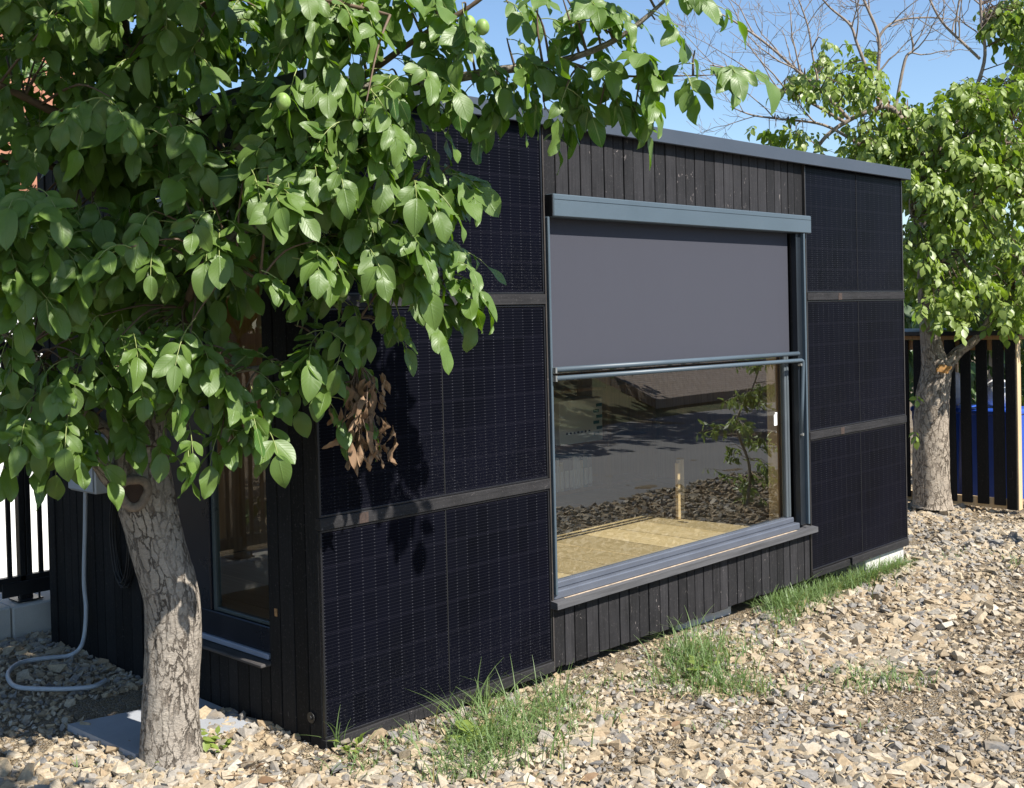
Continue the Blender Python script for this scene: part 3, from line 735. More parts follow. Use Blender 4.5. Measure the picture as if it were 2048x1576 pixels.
def inpoly(x, y, P):
    c = False; j = len(P)-1
    for i in range(len(P)):
        if (P[i][1] > y) != (P[j][1] > y) and x < (P[j][0]-P[i][0])*(y-P[i][1])/(P[j][1]-P[i][1])+P[i][0]: c = not c
        j = i
    return c
def spline(pts, n):
    pts = np.array(pts, float); k_ = len(pts); out = []
    for i in range(k_-1):
        p0, p1, p2, p3 = pts[max(i-1, 0)], pts[i], pts[i+1], pts[min(i+2, k_-1)]
        for j in range(n):
            t = j/n; out.append(.5*((2*p1)+(-p0+p2)*t+(2*p0-5*p1+4*p2-p3)*t*t+(-p0+3*p1-3*p2+p3)*t**3))
    out.append(pts[-1]); return np.array(out)
def limb(P, R, nu, name, material, parent, rough=.0, seed=0, bulge=None, amp=.0):
    """a tapered limb with an uneven bark surface; P (n,3) path, R (n) radii; UV in metres"""
    n = len(P); t = np.gradient(P, axis=0); t /= np.linalg.norm(t, axis=1)[:, None]
    nr = nrm(np.cross(t[0], [0, 1, .1])); V = []; UV = []; ln = np.concatenate([[0], np.cumsum(np.linalg.norm(np.diff(P, axis=0), axis=1))])
    rm = float(np.mean(R))
    for i in range(n):
        nr = nrm(nr-t[i]*(nr@t[i])); b = np.cross(t[i], nr)
        for k_ in range(nu+1):
            a = 2*math.pi*k_/nu; V.append(P[i]+(nr*math.cos(a)+b*math.sin(a))*R[i]); UV.append((a*rm, ln[i]))
    V = np.array(V); UV = np.array(UV); C_ = np.repeat(P, nu+1, axis=0); rad = np.repeat(R, nu+1)
    if amp:
        D = (V-C_)/rad[:, None]; sd = seed*7.3
        big = vnoise(V*[5, 5, 2.2]+sd)*.55+vnoise(V*[11, 11, 5]+sd+9)*.3
        fine = -np.abs(vnoise(V*[34, 34, 11]+sd+3))*.5-np.abs(vnoise(V*[70, 70, 30]+sd))*.22
        V = C_+D*(rad*(1+amp*big)+.011*amp/.09*fine)[:, None]
    m = nu+1
    F_ = np.array([(i*m+k_, i*m+k_+1, (i+1)*m+k_+1, (i+1)*m+k_) for i in range(n-1) for k_ in range(nu)])
    return npmesh(name, V, F_, material, parent, np.full(len(V), .5), UV, True)

SUNH = np.array([TOSUN.x, TOSUN.y, TOSUN.z])
# ------------------------------------------------------------------ walnut tree in front
wt = thing('walnut_tree', 'leafy walnut tree with thick pale trunk and green fruit shading the near cabin corner', 'tree', (-.53, .55, .0))
tp = [(342, 1534, 5.74, 150), (342, 1500, 5.74, 126), (343, 1400, 5.74, 112), (346, 1290, 5.74, 114), (341, 1190, 5.72, 113), (312, 1080, 5.70, 112), (290, 985, 5.68, 116), (280, 900, 5.70, 108), (277, 800, 5.74, 98), (290, 690, 5.8, 74), (300, 600, 5.85, 60), (296, 480, 5.9, 52), (275, 330, 5.92, 46), (250, 150, 5.85, 40), (235, -60, 5.75, 32), (225, -260, 5.6, 24)]
sp_ = spline([(*at(a, b, D), w_*D/FPX/2) for a, b, D, w_ in tp], 14)
limb(sp_[:, :3], sp_[:, 3], 96, 'trunk', M_BARK, wt, amp=.09, seed=1)
SK = [sp_[int(len(sp_)*.5):, :3]]
brs = [  # (px, py, distance, width in px)
 [(285, 960, 5.66, 56), (232, 880, 5.62, 26), (170, 820, 5.55, 23), (105, 755, 5.45, 20), (40, 690, 5.3, 15), (-60, 620, 5.1, 10)],
 [(300, 640, 5.82, 44), (380, 560, 5.65, 30), (470, 470, 5.5, 25), (590, 420, 5.4, 20), (720, 440, 5.35, 14), (820, 520, 5.35, 8), (890, 560, 5.35, 4)],
 [(298, 500, 5.88, 44), (400, 380, 5.7, 34), (520, 260, 5.55, 28), (680, 180, 5.4, 24), (840, 170, 5.3, 20), (985, 142, 5.2, 19), (1100, 128, 5.12, 17), (1215, 88, 5.05, 13), (1300, 28, 5.0, 10), (1390, -60, 4.95, 6)],
 [(1130, 124, 5.1, 9), (1230, 150, 5.05, 7), (1330, 152, 5.0, 5), (1430, 150, 5.0, 3)],
 [(270, 350, 5.9, 30), (180, 260, 5.6, 24), (80, 210, 5.4, 18), (-40, 150, 5.2, 12)],
 [(285, 420, 5.9, 24), (150, 350, 5.7, 18), (40, 320, 5.6, 14), (-60, 330, 5.5, 10)],
 [(250, 160, 5.85, 30), (330, 40, 5.5, 26), (420, -90, 5.2, 20), (520, -220, 4.9, 14)],
 [(330, 50, 5.5, 22), (480, -10, 5.2, 18), (640, 0, 5.0, 12), (780, 30, 4.95, 7)],
 [(690, 180, 5.4, 16), (830, 80, 5.3, 13), (930, 20, 5.25, 11), (1010, -40, 5.2, 7)],
 [(310, 700, 5.8, 30), (360, 690, 5.6, 22), (380, 590, 5.4, 18), (420, 520, 5.2, 12), (520, 560, 5.0, 6)],
 [(290, 780, 5.74, 34), (400, 752, 5.55, 15), (500, 738, 5.45, 11), (600, 720, 5.4, 8), (690, 640, 5.4, 5)],
 [(720, 440, 5.35, 9), (760, 560, 5.3, 7), (710, 660, 5.35, 6), (715, 760, 5.5, 4)],
 [(240, 0, 5.8, 26), (120, -120, 5.4, 20), (0, -220, 5.0, 14), (-120, -300, 4.6, 8)],
 [(245, 60, 5.8, 24), (250, -120, 5.3, 20), (330, -280, 4.7, 14), (380, -400, 4.2, 8)]]
for b_ in brs:
    q = spline([(*at(a, b, D), w_*D/FPX/2) for a, b, D, w_ in b_], 8)
    limb(q[:, :3], q[:, 3], 14, 'branch', M_BARK if b_[0][3] > 33 else M_TWIG, wt, amp=.05, seed=len(SK)); SK.append(q[:, :3])
# old pruning wound with its collar of bark
kc = at(268, 985, 5.50); kn = nrm(np.array(CAM-kc)*[1, 1, .4]); 
ka = nrm(np.cross(kn, [0, 0, 1])); kb = np.cross(ka, kn); q = MB(); m_, n_ = 28, 10
V = []
for i in range(m_):
    a = 2*math.pi*i/m_
    for j in range(n_):
        bb = 2*math.pi*j/n_; R_ = .062+.006*math.sin(3*a); rr_ = .021
        rad = R_+rr_*math.cos(bb); V.append(kc+ka*rad*math.cos(a)+kb*rad*math.sin(a)*1.05+kn*rr_*math.sin(bb)*.9)
q.add(V, [(i*n_+j, ((i+1) % m_)*n_+j, ((i+1) % m_)*n_+(j+1) % n_, i*n_+(j+1) % n_) for i in range(m_) for j in range(n_)])
kn_o = q.build('knot', simple('knot_bark', (.20, .16, .125), .9, .35, 40, bump=.01), wt, True)
q = MB(); q.add([kc+kn*.004]+[kc+(ka*math.cos(i*.3142)+kb*math.sin(i*.3142))*.052 for i in range(20)], [(0, 1+i, 1+(i+1) % 20) for i in range(20)])
q.build('heartwood', simple('rotten_heartwood', (.045, .025, .017), .9, .4, 40, bump=.01), kn_o)
# stub at the left of the wound
q = spline([(*at(a, b, D), w_*D/FPX/2) for a, b, D, w_ in [(262, 985, 5.66, 60), (225, 955, 5.6, 46), (196, 925, 5.56, 34), (186, 905, 5.55, 16)]], 6)
limb(q[:, :3], q[:, 3], 20, 'branch_stub', M_BARK, wt, amp=.09, seed=4)

T_LEAF = leaf_templates(10, 4, 28, 2)
crown = Foliage(T_LEAF, 5); twigs = MB()
SKP = np.concatenate(SK)
def in_house(P):
    P = np.atleast_2d(P); return bool(np.any((P[:, 0] > -.08) & (P[:, 1] > -.07) & (P[:, 2] < 3.42)))
crown.reject = in_house
TR = np.array([-.5, .6, 0])
def spray(tip, ncomp, size=1., stalk=True, droop=.8, far=.55):
    tip = np.array(tip, float)
    d2 = np.linalg.norm(SKP-tip, axis=1); near = SKP[np.argmin(d2+.25*np.maximum(0, SKP[:, 2]-tip[2]))]
    v = tip-near; ln = np.linalg.norm(v)
    if ln > .03 and ln < 1.6:
        mid = near+v*.5+np.array([0, 0, .12*ln])+crown.r.normal(size=3)*.03*ln
        q = spline([near, mid, tip], 4)
        if not in_house(q): twigs.tube([tuple(p) for p in q], list(np.linspace(.006+.003*ln, .0028, len(q))), 5, .5, False)
    out = nrm(np.array([tip[0]-TR[0], tip[1]-TR[1], 0])+np.array([.15, -.5, 0]))
    dirm = nrm(nrm(v) if ln > .03 else out)
    for i in range(ncomp):
        d = nrm(out*.55+dirm*.35+crown.r.normal(size=3)*[.6, .6, .32]+np.array([0, 0, .12]))
        face = nrm(SUNH*.35+out*.35+crown.r.normal(size=3)*.5)
        crown.compound(tip-dirm*crown.r.uniform(0, .14), d, size*crown.r.uniform(.70, 1.0), droop, face, stalk)
A = [(-140, -80), (840, -80), (860, 100), (870, 240), (840, 360), (850, 430), (760, 470), (640, 520), (560, 560), (500, 600), (400, 560), (300, 590), (120, 600), (-140, 640)]
r_ = np.random.default_rng(77); cnt = 0
LAYERS = ((4.75, 5.15, 38), (5.15, 5.6, 84), (5.6, 6.5, 130))
for d0, d1, N in LAYERS:
    k_ = 0; tries = 0
    while k_ < N and tries < 6000:
        tries += 1
        x, y = r_.uniform(-140, 880), r_.uniform(-90, 640)
        if not inpoly(x, y, A): continue
        if 560 < x < 860 and y < 120 and r_.random() < .6: continue
        D = r_.uniform(d0, d1)
        if x > 560: D = min(D, r_.uniform(4.9, 5.45))
        P = at(x, y, D)
        if P[0] > -.3 and P[1] > -.28 and P[2] < 3.6: continue
        spray(P, r_.integers(3, 6)); k_ += 1
for (x, y, D, n) in [(900, 120, 5.2, 5), (930, 60, 5.2, 4), (985, 130, 5.15, 5), (1050, 150, 5.1, 5), (1100, 100, 5.1, 4), (1150, 140, 5.05, 5), (1210, 60, 5.0, 4),
                     (1310, 40, 5.0, 3), (1300, 120, 5.0, 3), (1230, 140, 5.05, 4), (1390, 100, 4.98, 2), (1425, 140, 4.98, 3), (1455, 150, 4.98, 2), (1390, 10, 4.98, 3), (1180, -10, 5.05, 4), (1075, 20, 5.1, 3), (1250, -60, 5.0, 5),
                     (870, 320, 5.3, 4), (850, 430, 5.3, 5), (880, 500, 5.35, 4), (850, 560, 5.35, 4), (800, 520, 5.3, 4), (720, 560, 5.35, 4), (660, 590, 5.4, 4), (690, 660, 5.45, 2), (760, 640, 5.4, 1),
                     (600, 700, 5.35, 3), (540, 720, 5.3, 4), (470, 740, 5.3, 4), (400, 690, 5.15, 3), (390, 800, 5.3, 4), (440, 830, 5.35, 4), (520, 800, 5.4, 4), (330, 830, 5.3, 3), (350, 760, 5.2, 3), (640, 750, 5.45, 3),
                     (150, 830, 5.25, 3), (60, 800, 5.3, 4), (20, 860, 5.2, 3), (110, 740, 5.3, 4), (40, 650, 5.0, 4), (200, 740, 5.3, 4), (-30, 760, 5.2, 4), (230, 880, 5.4, 2), (180, 640, 5.2, 4), (290, 700, 5.3, 3), (240, 820, 5.35, 3)]:
    P = at(x, y, D)
    spray(P, max(1, int(n*.62+.4)), 1.)
for i in range(46):
    P = at(r_.uniform(250, 720), r_.uniform(-60, 230), r_.uniform(5.3, 6.3))
    if P[0] > -.25 and P[1] > -.25 and P[2] < 3.6: continue
    spray(P, r_.integers(3, 6))
for i in range(30): spray(at(r_.uniform(150, 420), r_.uniform(620, 760), r_.uniform(5.0, 5.5)), r_.integers(1, 4), .95)
for (x, y, D, n) in [(130, 860, 5.2, 2), (60, 880, 5.25, 2), (10, 900, 5.2, 2), (160, 900, 5.3, 1), (370, 860, 5.2, 2), (440, 880, 5.25, 2), (520, 850, 5.3, 2), (560, 800, 5.3, 2), (410, 770, 5.1, 2), (480, 800, 5.2, 2), (640, 800, 5.45, 2), (680, 720, 5.42, 2), (760, 650, 5.35, 2), (820, 600, 5.3, 3), (880, 580, 5.3, 3), (900, 520, 5.3, 2), (890, 420, 5.3, 2), (900, 330, 5.25, 2), (740, 600, 5.3, 3), (590, 650, 5.3, 3), (330, 900, 5.3, 1), (100, 800, 5.1, 2), (1010, 210, 5.15, 2), (1090, 220, 5.1, 2), (1200, 210, 5.05, 2), (1270, 220, 5.0, 2), (960, 190, 5.2, 3), (1475, 165, 4.97, 1), (1130, 180, 5.05, 2)]: spray(at(x, y, D), n, 1.)
for i in range(16): spray(at(r_.uniform(-60, 140), r_.uniform(640, 860), r_.uniform(5.0, 5.6)), r_.integers(1, 4), .95)
for i in range(12): spray(at(r_.uniform(640, 890), r_.uniform(420, 560), r_.uniform(5.0, 5.35)), r_.integers(1, 4), .95)
for i in range(12): spray(at(r_.uniform(860, 1220), r_.uniform(-20, 110), r_.uniform(4.95, 5.2)), r_.integers(1, 4), .95)
for i in range(55):  # unseen sprays towards the road, added to shade the ground at the left
    P = np.array([r_.uniform(-3.3, -.8), r_.uniform(-3.2, -1.2), r_.uniform(4.0, 4.9)]); spray(P, r_.integers(3, 6), 1.1, False)
# unseen upper crown above the view, added to shade the leaves below
for i in range(170):
    P = np.array([r_.uniform(-3.0, -.3), r_.uniform(-1.6, 2.6), 0.]); P[2] = 3.85+r_.uniform(0, 1.6)*(1-.2*abs(P[1]-.4))
    spray(P, r_.integers(4, 6), 1.1, False)
crown.build('crown', M_LEAF, wt)
crown.st.build('leaf_stalks', M_STALK, wt, True, False); twigs.build('twigs', M_TWIG, wt, True, False)
def ellipsoid(c, rx_, rz_, name, material, parent, tilt=0.):
    V = []; n, m = 16, 20
    for i in range(n+1):
        th = math.pi*i/n
        for j in range(m):
            ph = 2*math.pi*j/m; rr_ = 1+.03*math.sin(3*ph+2*th)
            V.append((c[0]+rx_*rr_*math.sin(th)*math.cos(ph), c[1]+rx_*rr_*math.sin(th)*math.sin(ph), c[2]+rz_*math.cos(th)))
    q = MB(); q.add(V, [(i*m+j, i*m+(j+1) % m, (i+1)*m+(j+1) % m, (i+1)*m+j) for i in range(n) for j in range(m)])
    return q.build(name, material, parent, True)
for a, b, D, s_ in ((566, 203, 4.78, 1.), (938, 47, 4.95, .95), (965, 54, 4.93, .95), (654, 577, 4.95, .7), (685, 582, 4.93, .75)):
    ellipsoid(at(a, b, D), .031*s_, .037*s_, 'walnut', M_NUT, wt)
# the withered spray hanging before the corner
dry = Foliage(leaf_templates(6, 4, 8, 9), 8); dt = MB()
for v, f, u in dry.T: v[:, 2] += .22*np.sin(v[:, 0]*5)*np.abs(v[:, 1])*3-.5*v[:, 1]**2*4; v[:, 2] += .05*np.sin(v[:, 0]*17+v[:, 1]*9); v[:, 1] *= .7
top = at(715, 720, 5.5)
for i in range(80):
    P = at(r_.normal(720, 24), r_.uniform(745, 905), r_.uniform(5.42, 5.6))
    if i % 3 == 0: dt.tube([tuple(top), tuple((top+P)/2+r_.normal(size=3)*.01), tuple(P)], [.004, .003, .002], 5, .5, False)
    dry.leaflet(P, np.array([r_.normal()*.4, r_.normal()*.4, -1.]), nrm(r_.normal(size=3)+[0, -.6, 0]), r_.uniform(.08, .14), r_.uniform(.5, .95))
for (a, b) in ((785, 850), (790, 870), (770, 835)):
    dry.leaflet(at(a, b, 5.5), np.array([-.1, .05, -1.]), nrm(np.array([.3, -.8, .2])), .13, .6)
dry.build('withered_leaves', M_DRY, wt); dt.build('withered_twigs', M_TWIG, wt, True, False)

# ------------------------------------------------------------------ walnut tree beyond the cabin
DT = 13.3
ft = thing('walnut_tree', 'walnut tree with stout scarred trunk and bare dead upper branches beyond the far corner', 'tree', tuple(at(1863, 1008, DT)))
tp = [(1864, 1015, DT, 84), (1864, 1000, DT, 76), (1862, 930, DT, 74), (1862, 860, DT, 70), (1866, 790, DT, 66), (1872, 745, DT, 60), (1864, 700, DT, 44), (1856, 640, DT, 34), (1850, 560, DT, 30), (1852, 470, DT, 27), (1848, 380, DT, 24), (1835, 290, DT, 20), (1815, 220, DT, 16)]
sp_ = spline([(*at(a, b, D), w_*D/FPX/2) for a, b, D, w_ in tp], 10); limb(sp_[:, :3], sp_[:, 3], 56, 'trunk', M_BARK2, ft, amp=.1, seed=2)
SK2 = [sp_[50:, :3]]
for b_ in [[(1880, 750, DT, 34), (1915, 705, DT, 22), (1950, 680, DT-.1, 17), (2000, 610, DT-.2, 13), (2060, 520, DT-.3, 9)],
           [(1852, 600, DT, 20), (1900, 480, DT-.3, 15), (1960, 380, DT-.5, 12), (2020, 250, DT-.6, 9)],
           [(1850, 560, DT, 16), (1835, 470, DT-.3, 12), (1822, 400, DT-.4, 9), (1852, 340, DT-.4, 12)],
           [(1850, 470, DT, 16), (1900, 330, DT, 13), (1960, 250, DT+.2, 10), (2040, 170, DT+.3, 8)]]:
    q = spline([(*at(a, b, D), w_*D/FPX/2) for a, b, D, w_ in b_], 6); limb(q[:, :3], q[:, 3], 12, 'branch', M_BARK2, ft, amp=.06, seed=len(SK2)); SK2.append(q[:, :3])
DEADP = []
# bare dead limbs, each with its own web of twigs
def dead(pts, rs, depth=3, seed=0, dens=1.):
    r = random.Random(seed); m = MB()
    q = spline([(*at(a, b, D), w_*D/FPX/2) for (a, b, D), w_ in zip(pts, rs)], 6)
    m.tube([tuple(p[:3]) for p in q], list(q[:, 3]), 7, .5, False); DEADP.append(q[:, :3])
    def rec(P, R, lev):
        n = len(P)
        kids = int((2 if lev > 1 else 3)*dens*r.uniform(.8, 1.5)+n/9.)
        for c in range(kids):
            i = r.randrange(max(1, n//4), n-1); p = np.array(P[i]); d = nrm(np.array(P[min(n-1, i+1)])-np.array(P[i-1]))
            side = nrm(np.array([r.gauss(0, 1), r.gauss(0, 1), r.gauss(.25, .8)])); side = nrm(side-d*(side@d))
            dd = nrm(d*.75+side*.7); ln = {3: .95, 2: .5, 1: .26}[lev]*r.uniform(.5, 1.2); np_ = 6; Q = [p]; cur = dd
            for s_ in range(np_):
                cur = nrm(cur+np.array([r.gauss(0, .16), r.gauss(0, .16), r.gauss(.05, .16)])); Q.append(Q[-1]+cur*ln/np_)
            r0 = min(R[i]*.62, {3: .012, 2: .0075, 1: .005}[lev]); RR = list(np.linspace(r0, max(.0025, r0*.4), np_+1))
            m.tube([tuple(x) for x in Q], RR, 4, .5, False)
            if lev > 1: rec(Q, RR, lev-1)
    rec([p[:3] for p in q], list(q[:, 3]), depth)
    return m.build('dead_branch', M_DEAD, ft, True, False)
dead([(1850, 330, DT), (1790, 222, DT), (1740, 222, DT), (1690, 245, DT), (1650, 275, DT), (1625, 312, DT)], [18, 12, 10, 9, 8, 6], 2, 1, .7)
dead([(1760, 215, DT), (1756, 146, DT), (1757, 73, DT), (1728, 0, DT), (1700, -80, DT)], [10, 8, 6.5, 5, 3], 3, 2)
dead([(1750, 180, DT), (1715, 90, DT), (1700, 50, DT), (1660, 15, DT), (1630, -20, DT)], [8, 6, 5, 4, 3], 3, 3)
dead([(1757, 76, DT), (1772, 55, DT), (1800, 40, DT), (1850, 35, DT), (1885, 37, DT)], [6, 5, 4, 3.5, 3], 3, 4)
dead([(1850, 330, DT), (1925, 230, DT), (1968, 125, DT), (1963, 40, DT), (1958, -40, DT)], [14, 10, 7, 6, 4], 3, 5)
dead([(1960, 118, DT), (1925, 85, DT), (1885, 45, DT), (1860, 0, DT), (1845, -40, DT)], [6, 5.5, 5, 4, 3], 3, 6)
dead([(1700, 240, DT), (1640, 180, DT), (1592, 139, DT), (1537, 91, DT), (1480, 50, DT), (1428, 20, DT)], [8, 7, 6, 5, 4, 2.5], 3, 7, 1.3)
dead([(1690, 245, DT), (1620, 205, DT), (1556, 178, DT), (1504, 147, DT), (1420, 130, DT)], [7, 6, 5, 4, 2.5], 3, 8, 1.3)
dead([(1720, 290, DT), (1647, 250, DT), (1560, 238, DT), (1504, 230, DT), (1460, 213, DT)], [7, 5.5, 4.5, 3.5, 2], 3, 9, 1.2)
dead([(1790, 222, DT), (1810, 120, DT), (1826, 100, DT), (1820, 60, DT)], [7, 6, 5, 3], 3, 10)
dead([(1640, 180, DT), (1625, 110, DT), (1615, 50, DT), (1590, -20, DT)], [5, 4, 3.5, 2.5], 3, 11)

T_FAR = leaf_templates(3, 2, 10, 4)
far = Foliage(T_FAR, 6); tw2 = MB(); SK2P = np.concatenate(SK2+DEADP)
def spray2(F_, P, n, size, skp, tw, droop=.75):
    P = np.array(P); out = nrm(np.array([F_.r.normal()*.5, -1+F_.r.normal()*.4, .1]))
    i = np.argmin(np.linalg.norm(skp-P, axis=1)); ln = np.linalg.norm(skp[i]-P)
    if ln < 2.5: tw.tube([tuple(skp[i]), tuple((skp[i]+P)/2+np.array([0, 0, .1])), tuple(P)], [.009, .006, .003], 4, .5, False)
    for j in range(n):
        d = nrm(F_.r.normal(size=3)*[1, 1, .4]+out*.3)
        F_.compound(P+F_.r.normal(size=3)*.06, d, size*F_.r.uniform(.85, 1.15), droop, nrm(SUNH*.3+nrm(d*[1, 1, 0])*.4+F_.r.normal(size=3)*.3), False)
def fill(F_, poly, n, d0, d1, k_, size, skp, tw, keep=None):
    xs_, ys_ = [p[0] for p in poly], [p[1] for p in poly]; c = 0; tr_ = 0
    while c < n and tr_ < 20000:
        tr_ += 1
        x, y = F_.r.uniform(min(xs_), max(xs_)), F_.r.uniform(min(ys_), max(ys_))
        if not inpoly(x, y, poly): continue
        if keep and not keep(x, y): continue
        P = at(x, y, F_.r.uniform(d0, d1))
        if P[0] < 7.1 and P[2] < 3.5: continue
        spray2(F_, P, k_, size, skp, tw); c += 1
def clump(x, y): return vnoise([[x/48., y/36., 2.2]])[0] > -.12 or RNG.random() < .12
fill(far, [(1790, 270), (1835, 200), (1890, 215), (1930, 140), (1990, 160), (2100, 100), (2100, 660), (2030, 610), (2000, 655), (1950, 560), (1900, 640), (1850, 600), (1825, 640), (1790, 560)], 560, DT-1.3, DT+1.6, 5, .7, SK2P, tw2, clump)
fill(far, [(1600, 165), (1640, 70), (1668, 50), (1690, 95), (1725, 110), (1790, 200), (1750, 235), (1690, 190), (1640, 195)], 36, DT-.8, DT+.8, 5, .66, SK2P, tw2)
fill(far, [(1560, 165), (1620, 140), (1640, 165), (1600, 190)], 7, DT-.4, DT+.3, 4, .75, SK2P, tw2)
fill(far, [(1510, 262), (1560, 250), (1610, 255), (1600, 290), (1530, 280)], 10, DT-.3, DT+.3, 4, .72, SK2P, tw2)
fill(far, [(1690, 270), (1760, 230), (1830, 200), (1830, 330), (1700, 300)], 70, DT-.3, DT+.8, 5, .66, SK2P, tw2)
fill(far, [(1975, 20), (2100, -40), (2100, 110), (1990, 90)], 48, DT-.3, DT+.5, 5, .68, SK2P, tw2)
far.build('crown', M_LEAF_FAR, ft); tw2.build('twigs', M_TWIG, ft, True, False)
fd = Foliage(leaf_templates(3, 2, 5, 19), 4)
for i in range(16): fd.leaflet(at(r_.normal(1768, 7), r_.normal(200, 13), DT-.3), np.array([r_.normal()*.4, r_.normal()*.4, -1]), nrm(r_.normal(size=3)), .085, .7)
fd.build('withered_leaves', M_DRY, ft)
# shoots low on the far trunk
q = Foliage(T_FAR, 12); q.compound(at(1826, 855, DT-.3), [-.6, -.5, -.3], .8, .6, None, False); q.compound(at(1835, 790, DT-.25), [-.7, -.3, .1], .7, .4, None, False); q.build('shoot', M_LEAF_FAR, ft)
# torn pale wood at the fork
q = MB(); c_ = at(1888, 738, DT-.22); V = [c_+np.array([0, 0, 0])]+[c_+(_r*math.cos(i*.5236)*.085+_u*math.sin(i*.5236)*.05)*(1+.2*math.sin(i*2.1)) -_f*.015*math.sin(i) for i in range(12)]
V[0] = V[0]-_f*.03; q.add(V, [(0, 1+i, 1+(i+1) % 12) for i in range(12)]); q.build('torn_wood', simple('torn_orange_wood', (.33, .17, .05), .85, .4, 30), ft, True)

# ------------------------------------------------------------------ greenery beyond the fence
def bush_tree(name, label, base, h, rad, n, seed, material=M_LEAF_BG, size=1.6):
    t = thing(name, label, 'tree', tuple(base)); F_ = Foliage(T_FAR, seed); b = np.array(base, float); m = MB()
    m.tube([tuple(b), tuple(b+[.1, 0, h*.45]), tuple(b+[0, .1, h*.8])], [.16, .11, .04], 8); skp = np.array([b+[0, 0, h*.3], b+[0, 0, h*.5], b+[0, 0, h*.7]])
    r = np.random.default_rng(seed); tw = MB()
    for i in range(n):
        q = r.normal(size=3); q /= np.linalg.norm(q); q *= r.random()**.4
        P = b+np.array([0, 0, h*.58])+q*np.array([rad, rad, h*.45])*(1+.25*math.sin(5*q[0]+3*q[2]+seed)); spray2(F_, P, 4, size, skp, tw)
    F_.build('crown', material, t); m.build('trunk', M_BARK2, t, True); 
    return t
c_ = at(1990, 900, 21.); bush_tree('broadleaf_tree', 'dense dark green tree behind the slatted bin shelter', (c_[0], c_[1], -.2), 3.6, 2.2, 150, 31)
c_ = at(1840, 900, 24.); bush_tree('broadleaf_tree', 'green tree far behind the far walnut trunk', (c_[0], c_[1], -.2), 4.3, 2.2, 150, 32)
c_ = at(2180, 900, 20.); bush_tree('broadleaf_tree', 'green tree at the right edge behind the walnut crown', (c_[0], c_[1], -.2), 6.0, 2.4, 170, 33, M_LEAF_FAR)
bush_tree('broadleaf_tree', 'unseen leafy tree added beyond the black fence to darken the side window reflection', (-5.5, 9.5, -.95), 7.0, 3.0, 240, 36)  # out of view, added so the side window mirrors no bright sky
bush_tree('broadleaf_tree', 'big shady tree across the road mirrored in the window', (15.8, -11.2, .3), 6.5, 3.0, 240, 34)
bush_tree('broadleaf_tree', 'dark bushy tree across the road mirrored beside the shady tree', (12.0, -12.2, .6), 4.2, 2.4, 160, 35)
# young tree mirrored in the big window
yt = thing('young_tree', 'slender young tree with narrow leaves mirrored in the window', 'tree', (8.1, -2.45, gz(8.1, -2.45)))
F_ = Foliage(leaf_templates(4, 2, 6, 44), 9); m = MB(); b = np.array([8.1, -2.45, gz(8.1, -2.45)-.03]); r = np.random.default_rng(3)
st_ = spline([b, b+[.05, .02, .5], b+[-.08, -.05, 1.0], b+[.15, .05, 1.45], b+[.3, .1, 1.9]], 6)
m.tube([tuple(p) for p in st_], list(np.linspace(.022, .006, len(st_))), 8)
for i in range(42):
    k_ = r.integers(4, len(st_)); p = st_[k_]; d = nrm(r.normal(size=3)*[1, 1, .3]); e = p+d*r.uniform(.15, .6)+np.array([0, 0, -.05])
    m.tube([tuple(p), tuple((p+e)/2+np.array([0, 0, .05])), tuple(e)], [.006, .004, .002], 4, .5, False)
    for j in range(18):
        t_ = r.uniform(.25, 1.05); F_.leaflet(p+(e-p)*t_, nrm(r.normal(size=3)*.6+[0, 0, -.8]), nrm(r.normal(size=3)+[0, -1, .5]), r.uniform(.08, .14), .45)
F_.build('crown', mat_leaf('young_leaf', (.20, .28, .10), (.28, .36, .15), (.3, .36, .2), (.45, .6, .15), veins=False, sheen=.5), yt); m.build('trunk', M_BARK2, yt, True, False)

# ------------------------------------------------------------------ left: fence, wall beyond, meter box, cable, slab
PY = 3.42
pw_ = MB(); pw_.box((-5.5, PY-.14, -.25), (-.02-.13, PY+.16, .235), .5, .012); pw_.box((-.145, PY-.14, -.25), (1.6, PY+.16, .228), .5, .012)
pwo = pw_.build('fence_plinth', M_CONC)
tag(pwo, 'low concrete plinth under the black slatted fence at the left edge', 'plinth')
fe = thing('slatted_fence', 'black metal fence of upright slats against a white wall', 'fence', (-2, PY, .235))
q = MB()
for z in (.36, 2.0): q.box((-5.5, PY-.03, z-.04), (1.5, PY+.02, z+.05), .5, .003)
q.box((-.17, PY-.045, .275), (.2, PY-.032, .375), .5, .003)
q.build('rail', M_BLACK, fe)
px0 = pl(46, 1000, 1, PY)[0]
for i in range(-30, 8):
    x = px0+i*.112
    if i % 15 == 0:
        q = MB(); q.box((x-.048, PY-.03, .245), (x-.006, PY+.03, 2.1), .5, .003); q.box((x+.004, PY-.025, .245), (x+.042, PY+.03, 2.1), .5, .003); q.box((x-.006, PY-.005, .26), (x+.004, PY+.02, 2.08)); po = q.build('post', M_BLACK, fe)
        q = MB(); q.box((x-.09, PY-.08, .236), (x+.09, PY+.08, .246)); 
        for sx in (-1, 1): q.cyl((x+sx*.07, PY-.06, .24), (x+sx*.07, PY-.06, .285), .008, 8)
        q.build('base_plate', M_BLACK, po)
    else:
        q = MB(); q.box((x-.018, PY-.02, .40), (x+.014, PY+.0, 2.1), .5, .002); q.build('slat', M_BLACK, fe)
nb = thing('white_house', 'white house with orange tiled roof behind the black fence', 'house', (1.4, 9.5, -.95))
q = MB(); q.box((.35, 6.6, -1.2), (2.5, 12, 3.45)); q.build('wall', simple('white_render', (.88, .88, .86), .8, .03), nb)
